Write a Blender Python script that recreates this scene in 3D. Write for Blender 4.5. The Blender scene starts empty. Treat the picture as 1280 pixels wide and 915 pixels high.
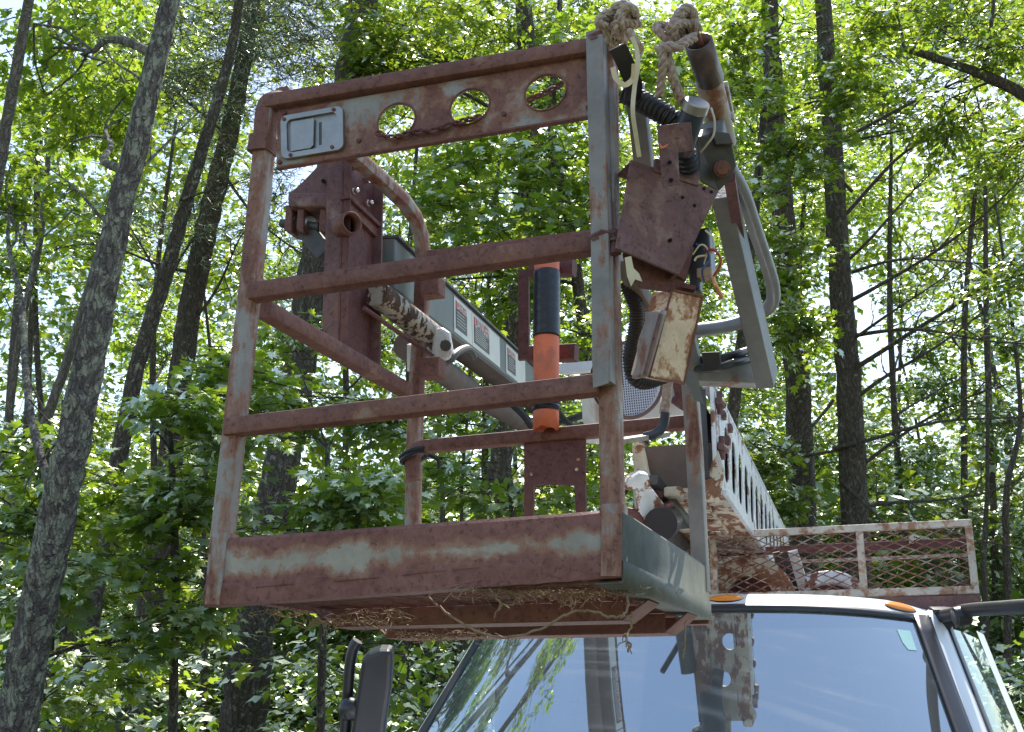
import bpy, math, random
import numpy as np
from mathutils import Vector, Matrix
random.seed(7); np.random.seed(7)
SC = bpy.context.scene
COL = SC.collection
# ---------------------------------------------------------------- camera
R = np.array([[0.93295, 0.35995, 0.00645], [-0.0982, 0.27167, -0.95737], [-0.34636, 0.89254, 0.2888]])
H0 = 1.82                                  # height of the basket floor above the ground
CAM = np.array([0.56195, -1.95074, -0.21844 + H0]); F = 1450.
cd = bpy.data.cameras.new('camera'); cam = bpy.data.objects.new('camera', cd); COL.objects.link(cam)
cd.sensor_width = 36; cd.lens = 36 * F / 1280; cd.clip_start = .05; cd.clip_end = 2000
cam.matrix_world = Matrix(((R[0][0], -R[1][0], -R[2][0], CAM[0]), (R[0][1], -R[1][1], -R[2][1], CAM[1]), (R[0][2], -R[1][2], -R[2][2], CAM[2]), (0, 0, 0, 1)))
SC.camera = cam
# ---------------------------------------------------------------- light
SUN_EL, SUN_AZ = math.radians(57), math.radians(-6)      # azimuth measured from +Y towards +X
W = bpy.data.worlds.new('World'); SC.world = W; W.use_nodes = True
wn = W.node_tree; bg = wn.nodes['Background']
sky = wn.nodes.new('ShaderNodeTexSky'); sky.sky_type = 'NISHITA'; sky.sun_disc = False
sky.sun_elevation = SUN_EL; sky.sun_rotation = SUN_AZ; sky.air_density = 1.4; sky.dust_density = 1.2
wn.links.new(sky.outputs[0], bg.inputs[0]); bg.inputs[1].default_value = .13
sl = bpy.data.lights.new('sun', 'SUN'); sl.energy = 3.8; sl.angle = math.radians(.5); sl.color = (1, .95, .86)
so = bpy.data.objects.new('sun', sl); COL.objects.link(so)
sd = Vector((math.sin(SUN_AZ) * math.cos(SUN_EL), math.cos(SUN_AZ) * math.cos(SUN_EL), math.sin(SUN_EL)))
so.rotation_euler = sd.to_track_quat('Z', 'Y').to_euler()
SC.view_settings.view_transform = 'Standard'; SC.view_settings.look = 'None'
SC.view_settings.exposure = 1.1; SC.view_settings.gamma = 1
SC.render.engine = 'CYCLES'; SC.cycles.use_denoising = True
SC.cycles.max_bounces = 8; SC.cycles.transparent_max_bounces = 8

# ---------------------------------------------------------------- helpers
def V(*a): return np.array(a, float)
def nrm(v): v = np.asarray(v, float); return v / (np.linalg.norm(v) + 1e-12)
def U(x, y, X=None, Y=None, Z=None, d=None):
    """a point of the place seen at pixel x, y of the photograph, on a plane or at a distance"""
    r = R.T @ V((x - 640) / F, (y - 457.5) / F, 1)
    if d is not None: return CAM + r * d
    i, v = (0, X) if X is not None else (1, Y) if Y is not None else (2, Z)
    return CAM + r * (v - CAM[i]) / r[i]
class MB:
    def __init__(s): s.v = []; s.f = []; s.m = []; s.sm = []
    def add(s, vs, fs, smooth=False, mi=0):
        o = len(s.v); s.v += [tuple(map(float, p)) for p in vs]
        s.f += [tuple(i + o for i in f) for f in fs]; s.sm += [smooth] * len(fs); s.m += [mi] * len(fs); return s
    def bar(s, A, B, w, h, up=(0, 0, 1), mi=0, ext=0):
        A = V(*A); B = V(*B); t = nrm(B - A); A = A - t * ext; B = B + t * ext
        u = nrm(np.array(up) - t * np.dot(up, t)); n = np.cross(t, u)
        vs = [P + n * a * w / 2 + u * b * h / 2 for P in (A, B) for a, b in ((-1, -1), (1, -1), (1, 1), (-1, 1))]
        return s.add(vs, [(3, 2, 1, 0), (4, 5, 6, 7), (0, 1, 5, 4), (1, 2, 6, 5), (2, 3, 7, 6), (3, 0, 4, 7)], mi=mi)
    def box(s, c, sx, sy, sz, mi=0):
        c = V(*c); return s.bar(c - V(sx / 2, 0, 0), c + V(sx / 2, 0, 0), sy, sz, mi=mi)
    def sweep(s, pts, prof, up=(0, 0, 1), closed=True, smooth=True, rad=None, mi=0):
        pts = [V(*p) for p in pts]; n = len(pts); k = len(prof); vs = []
        u = None
        for i, p in enumerate(pts):
            t = nrm(pts[min(i + 1, n - 1)] - pts[max(i - 1, 0)])
            if u is None:
                u = np.array(up, float)
                if abs(np.dot(u, t)) > .95: u = V(1, 0, 0)
            u = nrm(u - t * np.dot(u, t)); m = np.cross(t, u); r = 1 if rad is None else rad[i]
            vs += [p + (m * a + u * b) * r for a, b in prof]
        fs = [(i * k + j, i * k + (j + 1) % k, (i + 1) * k + (j + 1) % k, (i + 1) * k + j) for i in range(n - 1) for j in range(k)]
        s.add(vs, fs, smooth, mi)
        if closed:
            o = len(s.v) - n * k
            s.f += [tuple(o + j for j in reversed(range(k))), tuple(o + (n - 1) * k + j for j in range(k))]; s.sm += [False] * 2; s.m += [mi] * 2
        return s
    def tube(s, pts, r, n=10, rad=None, closed=True, mi=0, up=(0, 0, 1)):
        return s.sweep(pts, [(math.cos(2 * math.pi * j / n) * r, math.sin(2 * math.pi * j / n) * r) for j in range(n)], up, closed, True, rad, mi)
    def sqtube(s, pts, w, h, up=(0, 0, 1), c=.22, mi=0):
        a, b, q = w / 2, h / 2, min(w, h) * c / 2
        pr = [(a, -b + q), (a, b - q), (a - q * .3, b - q * .3), (a - q, b), (-a + q, b), (-a + q * .3, b - q * .3), (-a, b - q), (-a, -b + q), (-a + q * .3, -b + q * .3), (-a + q, -b), (a - q, -b), (a - q * .3, -b + q * .3)]
        return s.sweep(pts, pr, up, True, True, None, mi)
    def plate(s, pts, th, away=None, mi=0):
        """polygon given front side first, thickened away from the viewer's side (or along away)"""
        pts = [V(*p) for p in pts]; n = nrm(np.cross(pts[1] - pts[0], pts[2] - pts[0]))
        if away is None: away = pts[0] - CAM
        if np.dot(n, away) < 0: n = -n
        else: pts = pts[::-1]
        k = len(pts); vs = pts + [p + n * th for p in pts]
        return s.add(vs, [tuple(reversed(range(k)))[::-1], tuple(k + i for i in reversed(range(k)))] + [(i, k + i, k + (i + 1) % k, (i + 1) % k) for i in range(k)], mi=mi)
    def ball(s, c, rx, ry=None, rz=None, n=12, m=8, ax=None, mi=0, jit=0):
        ry = ry or rx; rz = rz or rx; A = np.eye(3) if ax is None else np.array(ax)
        vs = []
        for i in range(m + 1):
            th = math.pi * i / m
            for j in range(n):
                ph = 2 * math.pi * j / n; q = 1 + jit * (random.random() - .5)
                vs.append(V(*c) + A.T @ V(rx * math.sin(th) * math.cos(ph), ry * math.sin(th) * math.sin(ph), rz * math.cos(th)) * q)
        return s.add(vs, [(i * n + j, (i + 1) * n + j, (i + 1) * n + (j + 1) % n, i * n + (j + 1) % n) for i in range(m) for j in range(n)], True, mi)
    def build(s, name, mats, parent=None, bevel=0, origin=None, kind=None, label=None, ang=35):
        me = bpy.data.meshes.new(name)
        o = bpy.data.objects.new(name, me); COL.objects.link(o)
        loc = np.zeros(3)
        if parent is not None: loc = ABS[parent.name]
        if parent is None and origin is not None: o.location = origin; loc = np.array(origin, float)
        me.from_pydata([tuple(np.array(p) - loc) for p in s.v], [], s.f); me.validate()
        if not isinstance(mats, (list, tuple)): mats = [mats]
        for m in mats: me.materials.append(m)
        if len(me.polygons) == len(s.f):
            me.polygons.foreach_set('use_smooth', s.sm); me.polygons.foreach_set('material_index', s.m)
        me.set_sharp_from_angle(angle=math.radians(ang)) if any(s.sm) else None
        if parent is not None: o.parent = parent
        ABS[o.name] = loc
        if bevel:
            b = o.modifiers.new('bevel', 'BEVEL'); b.width = bevel; b.segments = 2; b.limit_method = 'ANGLE'; b.angle_limit = math.radians(50)
        if kind: o['kind'] = kind
        if label: o['label'] = label
        return o
ABS = {}
def empty(name, loc, label, cat, group=None):
    o = bpy.data.objects.new(name, None); COL.objects.link(o); o.location = tuple(map(float, loc)); o.empty_display_size = .1
    ABS[o.name] = np.array(loc, float); return tag(o, label, cat, group)
def tag(o, label, cat, group=None):
    o['label'] = label; o['category'] = cat
    if group: o['group'] = group
    return o
def curve(pts, n=8):
    """Catmull-Rom through points"""
    P = [V(*p) for p in pts]; P = [2 * P[0] - P[1]] + P + [2 * P[-1] - P[-2]]; out = []
    for i in range(1, len(P) - 2):
        for k in range(n):
            t = k / n; a, b, c, d = P[i - 1:i + 3]
            out.append(.5 * (2 * b + (c - a) * t + (2 * a - 5 * b + 4 * c - d) * t * t + (3 * b - a - 3 * c + d) * t ** 3))
    return out + [P[-2]]
def holed(mb, quad, holes, th, ncol=None, mi=0, sl=0, N=24, inner=None):
    """thick plate over a 3D quad (p00,p10,p11,p01); holes (u,v,ru,rv) sorted by u are real openings"""
    q = [V(*p) for p in quad]; n = nrm(np.cross(q[1] - q[0], q[3] - q[0]))
    if np.dot(n, q[0] - CAM) < 0: n = -n
    bi = lambda u, v: q[0] * (1 - u) * (1 - v) + q[1] * u * (1 - v) + q[2] * u * v + q[3] * (1 - u) * v
    us = [0] + [(holes[i][0] + holes[i + 1][0]) / 2 for i in range(len(holes) - 1)] + [1]
    for (hu, hv, ru, rv), a, b in zip(holes, us[:-1], us[1:]):
        O = []; I = []
        for k in range(N):
            an = 2 * math.pi * (k + .5) / N; c, s_ = math.cos(an), math.sin(an)
            w = 1 / max(abs(c), abs(s_)); x = c * w; y = s_ * w
            uu = hu + (x * (b - hu) if x > 0 else -x * (a - hu)); vv = hv + (y * (1 - hv) if y > 0 else -y * (0 - hv))
            O.append((min(max(uu, a), b), min(max(vv, 0), 1)))
            if inner == 'slot': w2 = (abs(c) ** 4 + abs(s_) ** 4) ** -.25
            else: w2 = 1
            I.append((hu + ru * c * w2 + sl * rv * s_ * w2, hv + rv * s_ * w2))
        # corners of the cell belong to the ring
        vs = [bi(*p) for p in O] + [bi(*p) for p in I] + [bi(*p) + n * th for p in O] + [bi(*p) + n * th for p in I]
        fs = []
        for k in range(N):
            k2 = (k + 1) % N
            fs += [(k, k2, N + k2, N + k), (2 * N + k2, 2 * N + k, 3 * N + k, 3 * N + k2), (N + k, N + k2, 3 * N + k2, 3 * N + k), (k2, k, 2 * N + k, 2 * N + k2)]
        mb.add(vs, fs, mi=mi)
        for cu, cv in ((a, 0), (b, 0), (b, 1), (a, 1)):       # fill the four corner triangles
            near = sorted(range(N), key=lambda k: (O[k][0] - cu) ** 2 / (b - a) ** 2 + (O[k][1] - cv) ** 2)[:2]
            P0, P1, Cc = bi(*O[near[0]]), bi(*O[near[1]]), bi(cu, cv)
            mb.add([P0, P1, Cc, P0 + n * th, P1 + n * th, Cc + n * th], [(0, 1, 2), (3, 4, 5)], mi=mi)
    return mb
def diamonds(mb, P0, A, B, da, db, r, jit=0):
    """expanded metal over P0 + a*A + b*B"""
    P0 = V(*P0); A = V(*A); B = V(*B); la = np.linalg.norm(A); lb = np.linalg.norm(B); na = int(la / da); nb = int(lb / db)
    nn = nrm(np.cross(A, B))
    for j in range(nb + 1):
        for i in range(na * 2):
            def pt(i): return P0 + A * min(1, i / (2 * na)) + B * min(1, max(0, (j + (.5 if i % 2 else 0)) / (nb + 1))) + nn * (r * .5 * (i % 2))
            def pt2(i): return P0 + A * min(1, i / (2 * na)) + B * min(1, max(0, (j + (.5 if i % 2 else 1)) / (nb + 1)))
            mb.bar(pt(i), pt(i + 1), r, r * 1.5, nn)
            mb.bar(pt2(i), pt2(i + 1), r, r * 1.5, nn)
    return mb

# ---------------------------------------------------------------- materials
def mat(name):
    m = bpy.data.materials.new(name); m.use_nodes = True; nt = m.node_tree
    return m, nt, nt.nodes, nt.nodes['Principled BSDF']
def noise(nt, scale, detail=6, rough=.6, dist=0, vec=None, coord='Object', st=None):
    n = nt.nodes.new('ShaderNodeTexNoise'); n.inputs['Scale'].default_value = scale; n.inputs['Detail'].default_value = detail
    n.inputs['Roughness'].default_value = rough; n.inputs['Distortion'].default_value = dist
    tc = nt.nodes.new('ShaderNodeTexCoord'); o = tc.outputs[coord]
    if st:
        mp = nt.nodes.new('ShaderNodeMapping'); mp.inputs['Scale'].default_value = st; nt.links.new(o, mp.inputs[0]); o = mp.outputs[0]
    nt.links.new(o, n.inputs['Vector']); return n.outputs[0]
def ramp(nt, fac, stops):
    r = nt.nodes.new('ShaderNodeValToRGB'); nt.links.new(fac, r.inputs[0]); e = r.color_ramp.elements
    e[0].position, e[0].color = stops[0][0], (*stops[0][1], 1); e[1].position, e[1].color = stops[-1][0], (*stops[-1][1], 1)
    for p, c in stops[1:-1]: x = e.new(p); x.color = (*c, 1)
    return r.outputs[0]
def mix(nt, f, a, b):
    m = nt.nodes.new('ShaderNodeMix'); m.data_type = 'RGBA'
    for s, v in ((m.inputs[0], f), (m.inputs[6], a), (m.inputs[7], b)):
        if isinstance(v, (int, float)): s.default_value = v
        elif isinstance(v, tuple): s.default_value = (*v, 1)
        else: nt.links.new(v, s)
    return m.outputs[2]
def bump(nt, b, h, st=.3, dist=.01):
    n = nt.nodes.new('ShaderNodeBump'); n.inputs['Strength'].default_value = st; n.inputs['Distance'].default_value = dist
    nt.links.new(h, n.inputs['Height']); nt.links.new(n.outputs[0], b.inputs['Normal'])
def math_(nt, op, a, b=None, c=None):
    m = nt.nodes.new('ShaderNodeMath'); m.operation = op
    for s, v in zip(m.inputs, (a, b, c)):
        if v is None: continue
        if isinstance(v, (int, float)): s.default_value = v
        else: nt.links.new(v, s)
    return m.outputs[0]
def rusty(name, paint=(.30, .30, .285), amount=.55, scale=5, rust=None, band=None, rough=.7, streak=(1, 1, 1), sharp=.1, paint2=None, coat=0):
    m, nt, N, b = mat(name)
    rust = rust or [(.08, .033, .025), (.175, .074, .056), (.255, .125, .098), (.35, .145, .06)]
    n1 = noise(nt, scale, 8, .62, .3, st=streak); n2 = noise(nt, 38, 6, .7); n3 = noise(nt, 2.2, 4, .6); n4 = noise(nt, 160, 3, .6)
    rc = ramp(nt, n3, [(.3, rust[0]), (.45, rust[1]), (.58, rust[2]), (.72, rust[3])])
    rc = mix(nt, .55, rc, ramp(nt, n2, [(.32, rust[0]), (.5, rust[1]), (.7, rust[2])]))
    pc = ramp(nt, noise(nt, 14, 6, .65), [(.3, tuple(c * .72 for c in paint)), (.55, paint), (.75, paint2 or tuple(min(1, c * 1.2) for c in paint))])
    f = math_(nt, 'ADD', n1, math_(nt, 'MULTIPLY', math_(nt, 'SUBTRACT', n2, .5), .30)); sharp = min(sharp, .055)
    if band:                                     # a strip where the old paint is still there
        tc = nt.nodes.new('ShaderNodeTexCoord'); sp = nt.nodes.new('ShaderNodeSeparateXYZ'); nt.links.new(tc.outputs['Object'], sp.inputs[0])
        zc, hw, sx, fall = band
        zz = math_(nt, 'SUBTRACT', math_(nt, 'SUBTRACT', sp.outputs[2], zc), math_(nt, 'MULTIPLY', sp.outputs[0], sx))
        a = math_(nt, 'MULTIPLY', math_(nt, 'SUBTRACT', math_(nt, 'ABSOLUTE', zz), hw), fall)
        f = math_(nt, 'ADD', f, math_(nt, 'MINIMUM', math_(nt, 'MAXIMUM', a, -.25), .3))
    th = 1 - amount
    mask = ramp(nt, f, [(th - sharp, (0, 0, 0)), (th + sharp, (1, 1, 1))])
    edge = ramp(nt, f, [(th - sharp * 1.2, (0, 0, 0)), (th, (1, 1, 1)), (th + sharp * 1.6, (0, 0, 0))])
    c = mix(nt, mask, pc, rc)
    c = mix(nt, math_(nt, 'MULTIPLY', edge, .45), c, rust[3])
    pit = ramp(nt, noise(nt, 85, 4, .75), [(.36, (1, 1, 1)), (.46, (0, 0, 0))])
    c = mix(nt, math_(nt, 'MULTIPLY', math_(nt, 'MULTIPLY', pit, mask), .55), c, tuple(x * .45 for x in rust[0]))
    sp2 = ramp(nt, n4, [(.66, (0, 0, 0)), (.74, (1, 1, 1))])
    c = mix(nt, math_(nt, 'MULTIPLY', sp2, .35), c, tuple(min(1, x * 1.35) for x in rust[2]))
    nt.links.new(c, b.inputs['Base Color'])
    nt.links.new(math_(nt, 'ADD', math_(nt, 'MULTIPLY', mask, .22), rough - .22), b.inputs['Roughness'])
    b.inputs['Specular IOR Level'].default_value = .35
    bump(nt, b, math_(nt, 'ADD', math_(nt, 'MULTIPLY', n2, .6), math_(nt, 'ADD', n4, math_(nt, 'MULTIPLY', mask, .5))), .35, .0025)
    return m
def plain(name, col, rough=.5, metal=0, var=.25, scale=20, spec=.5, bmp=0, dirt=None):
    m, nt, N, b = mat(name)
    c = ramp(nt, noise(nt, scale, 6, .65), [(.3, tuple(x * (1 - var) for x in col)), (.7, tuple(min(1, x * (1 + var)) for x in col))])
    if dirt: c = mix(nt, ramp(nt, noise(nt, scale * .4, 8, .7, .5), [(.52, (0, 0, 0)), (.66, (1, 1, 1))]), c, dirt)
    nt.links.new(c, b.inputs['Base Color']); b.inputs['Roughness'].default_value = rough; b.inputs['Metallic'].default_value = metal
    b.inputs['Specular IOR Level'].default_value = spec
    if bmp: bump(nt, b, noise(nt, scale * 4, 5, .6), .4, bmp)
    return m
RUST = rusty('rust_rail', paint=(.27, .235, .21), amount=.68, scale=7)
RUST_TOE = rusty('rust_toe_board', paint=(.33, .29, .235), amount=.50, scale=5.5, band=(.070, .014, .018, 6), paint2=(.40, .36, .28), rust=[(.09, .035, .028), (.19, .078, .062), (.27, .125, .105), (.34, .14, .06)])
RUST_POST = rusty('rust_post', paint=(.29, .26, .235), amount=.51, scale=8, streak=(2.2, 2.2, .55))
GALV = rusty('weathered_galvanised', paint=(.26, .235, .215), amount=.38, scale=8, streak=(2.5, 2.5, .5), sharp=.14)
PANEL = rusty('panel_paint', paint=(.29, .265, .24), amount=.52, scale=9, sharp=.12)
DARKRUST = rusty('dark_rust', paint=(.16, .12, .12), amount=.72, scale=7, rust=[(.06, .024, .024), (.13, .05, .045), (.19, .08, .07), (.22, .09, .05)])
MAUVE = rusty('mauve_rust', paint=(.24, .17, .16), amount=.62, scale=8, rust=[(.085, .038, .036), (.15, .075, .070), (.23, .125, .118), (.30, .16, .10)])
UNDER = rusty('underside_rust', paint=(.20, .14, .10), amount=.8, scale=6, rust=[(.08, .035, .025), (.16, .07, .048), (.21, .10, .07), (.25, .13, .08)])
GREEN = rusty('greenish_side_paint', paint=(.105, .112, .092), amount=.30, scale=5, streak=(1, 1, .6), paint2=(.14, .148, .12), rough=.85)
BOOMGREY = plain('boom_grey_paint', (.125, .145, .14), .45, var=.15, scale=9, bmp=.0008)
BOOMUNDER = plain('boom_dark_brown', (.12, .085, .07), .7, scale=8, bmp=.001)  # darker and browner than the boom face
ARMGREY = rusty('arm_grey', paint=(.17, .175, .17), amount=.26, scale=5, sharp=.05)
TUBEGREY = plain('grey_tube_paint', (.19, .19, .20), .4, var=.2, scale=18, bmp=.0006)
CHIP = rusty('chipped_cream', paint=(.56, .49, .38), amount=.50, scale=15, streak=(1, .5, 1), sharp=.015, rust=[(.10, .045, .03), (.20, .09, .05), (.30, .14, .07), (.42, .20, .09)], paint2=(.62, .56, .45))
WCHIP = rusty('chipped_white', paint=(.74, .74, .74), amount=.44, scale=15, sharp=.02, rust=[(.10, .045, .035), (.20, .08, .05), (.32, .13, .06), (.45, .19, .07)], paint2=(.8, .8, .8), rough=.5)
WCLEAN = rusty('white_boom_paint', paint=(.72, .73, .76), amount=.42, scale=10, sharp=.02, rust=[(.10, .045, .035), (.20, .08, .05), (.32, .15, .08), (.45, .22, .09)], paint2=(.8, .8, .82), rough=.5)
CREAMBOX = rusty('cream_box_paint', paint=(.78, .58, .40), amount=.50, scale=13, sharp=.03, paint2=(.80, .68, .52), rust=[(.16, .06, .03), (.30, .13, .06), (.42, .22, .12), (.50, .26, .12)])
RACKP = rusty('rack_paint', paint=(.56, .49, .41), amount=.44, scale=24, sharp=.08, rust=[(.16, .07, .05), (.28, .13, .09), (.38, .21, .14), (.42, .22, .11)], paint2=(.62, .57, .50))
BLACKCYL = rusty('black_white_flaking', paint=(.42, .37, .30), amount=.50, scale=38, sharp=.012, streak=(1, 1, .6), rust=[(.02, .015, .012), (.05, .03, .02), (.12, .06, .035), (.28, .12, .06)])
ALU = plain('brushed_aluminium', (.33, .315, .30), .45, .85, .12, 30)
CHROME = plain('bright_bolt', (.75, .75, .76), .22, 1, .1, 30)
BLACK = plain('black_rubber', (.018, .018, .02), .45, var=.3, scale=30, bmp=.001)
BLKPL = plain('black_plastic', (.028, .028, .034), .38, var=.2, scale=12)
NAVY = plain('dark_blue_sleeve', (.03, .04, .065), .4, var=.2)
ORANGE = plain('orange_plastic', (.74, .18, .08), .55, var=.16, scale=12, dirt=(.42, .13, .08), bmp=.0008)
TAPE = plain('black_tape', (.015, .016, .022), .28, var=.4, scale=60, bmp=.0015)
WHITE = plain('white_truck_paint', (.78, .79, .80), .25, var=.03, scale=6)
WHITEBOX = plain('white_housing', (.72, .71, .69), .4, var=.1, scale=7, dirt=(.45, .36, .28))
AMBER = plain('amber_lens', (.92, .29, .03), .25, var=.06)
STEELGREY = plain('dark_steel', (.075, .068, .062), .5, .3, .3, 25, bmp=.001)
CLOTH = plain('weathered_cloth', (.30, .27, .24), .9, var=.25, scale=14, bmp=.004)
INTER = plain('cab_and_opening_black', (.02, .022, .025), .9, spec=0)  # cab inside; also paints the shade in holes, slots and tube ends
SEAT = plain('grey_seat_cloth', (.10, .10, .10), .9)
REDW = plain('red_wire', (.35, .04, .03), .4); YELW = plain('pale_yellow_wire', (.55, .50, .28), .4); COPW = plain('copper_wire', (.55, .25, .10), .35, .6)
BLUEW = plain('blue_wire', (.03, .06, .18), .4)
STRAW = plain('dry_twine', (.27, .19, .12), .9, var=.3, scale=60)
STRAP = plain('cream_strap', (.66, .58, .42), .7, var=.12, scale=40)
def ropemat(name, a, b_, sc=90):
    m, nt, N, b = mat(name)
    v = N.new('ShaderNodeTexVoronoi'); v.inputs['Scale'].default_value = sc
    tc = N.new('ShaderNodeTexCoord'); nt.links.new(tc.outputs['Object'], v.inputs['Vector'])
    c = ramp(nt, v.outputs['Distance'], [(.0, a), (.35, tuple((x + y) / 2 for x, y in zip(a, b_))), (.6, b_)])
    c = mix(nt, ramp(nt, noise(nt, 25), [(.4, (0, 0, 0)), (.65, (1, 1, 1))]), c, tuple(x * .75 for x in a))
    nt.links.new(c, b.inputs['Base Color']); b.inputs['Roughness'].default_value = .95
    bump(nt, b, math_(nt, 'SUBTRACT', 1.0, v.outputs['Distance']), .8, .004); return m
ROPE = ropemat('old_rope', (.62, .52, .42), (.30, .20, .16)); ROPE2 = ropemat('braided_rope', (.56, .46, .40), (.34, .24, .20), 110)
def wire_cloth(name):
    m, nt, N, b = mat(name); b.inputs['Base Color'].default_value = (.55, .57, .68, 1); b.inputs['Roughness'].default_value = .4; return m
WIREC = wire_cloth('grille_wire')
def glass():
    m = bpy.data.materials.new('windshield_glass'); m.use_nodes = True; nt = m.node_tree; N = nt.nodes; N.clear()
    out = N.new('ShaderNodeOutputMaterial'); mx = N.new('ShaderNodeMixShader'); gl = N.new('ShaderNodeBsdfGlossy'); tr = N.new('ShaderNodeBsdfTransparent')
    tr.inputs[0].default_value = (.45, .60, .55, 1); gl.inputs['Roughness'].default_value = .02; gl.inputs[0].default_value = (.84, .95, 1, 1)
    fr = N.new('ShaderNodeFresnel'); fr.inputs[0].default_value = 6.0
    # wiper arcs scatter light; even pale haze is added to lighten the reflected sky
    tc = N.new('ShaderNodeTexCoord'); mp = N.new('ShaderNodeMapping'); mp.inputs['Location'].default_value = (.25, 0, .9); nt.links.new(tc.outputs['Object'], mp.inputs[0])
    ln = N.new('ShaderNodeVectorMath'); ln.operation = 'LENGTH'; nt.links.new(mp.outputs[0], ln.inputs[0])
    cb = N.new('ShaderNodeTexNoise'); cb.noise_dimensions = '1D'; cb.inputs['Scale'].default_value = 55; cb.inputs['Detail'].default_value = 4; nt.links.new(ln.outputs['Value'], cb.inputs['W'])
    w = math_(nt, 'MULTIPLY', ramp(nt, cb.outputs[0], [(.5, (0, 0, 0)), (.72, (1, 1, 1))]), ramp(nt, noise(nt, 3.5, 3), [(.45, (0, 0, 0)), (.7, (1, 1, 1))]))
    df = N.new('ShaderNodeBsdfDiffuse'); df.inputs[0].default_value = (.6, .62, .62, 1)
    m2 = N.new('ShaderNodeMixShader'); nt.links.new(math_(nt, 'ADD', math_(nt, 'MULTIPLY', w, .22), .11), m2.inputs[0])
    nt.links.new(fr.outputs[0], mx.inputs[0]); nt.links.new(tr.outputs[0], mx.inputs[1]); nt.links.new(gl.outputs[0], mx.inputs[2])
    nt.links.new(mx.outputs[0], m2.inputs[1]); nt.links.new(df.outputs[0], m2.inputs[2]); nt.links.new(m2.outputs[0], out.inputs[0])
    return m
GLASS = glass()

# ================================================================ ground
def ground():
    mb = MB(); n = 60; S = 150.
    xs = np.linspace(-1, 1, n + 1); xs = np.sign(xs) * np.abs(xs) ** 2 * S
    vs = []
    for y in xs:
        for x in xs:
            r = math.hypot(x, y)
            vs.append((x, y, .25 * math.sin(x * .31 + 1) * math.cos(y * .27) * min(1, max(0, r - 6) / 8) - .004 + (5.5 * (1 - math.exp(-(y - 34) / 14)) if y > 34 else 0)))
    fs = [(j * (n + 1) + i, j * (n + 1) + i + 1, (j + 1) * (n + 1) + i + 1, (j + 1) * (n + 1) + i) for j in range(n) for i in range(n)]
    m, nt, N, b = mat('forest_floor')
    nt.links.new(ramp(nt, noise(nt, .5, 10, .7), [(.3, (.05, .045, .03)), (.5, (.08, .075, .04)), (.6, (.05, .08, .03)), (.75, (.11, .09, .06))]), b.inputs['Base Color'])
    b.inputs['Roughness'].default_value = .95; bump(nt, b, noise(nt, 9, 8), .8, .05)
    o = MB().add(vs, fs, True).build('ground', m); o['kind'] = 'structure'
ground()
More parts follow.
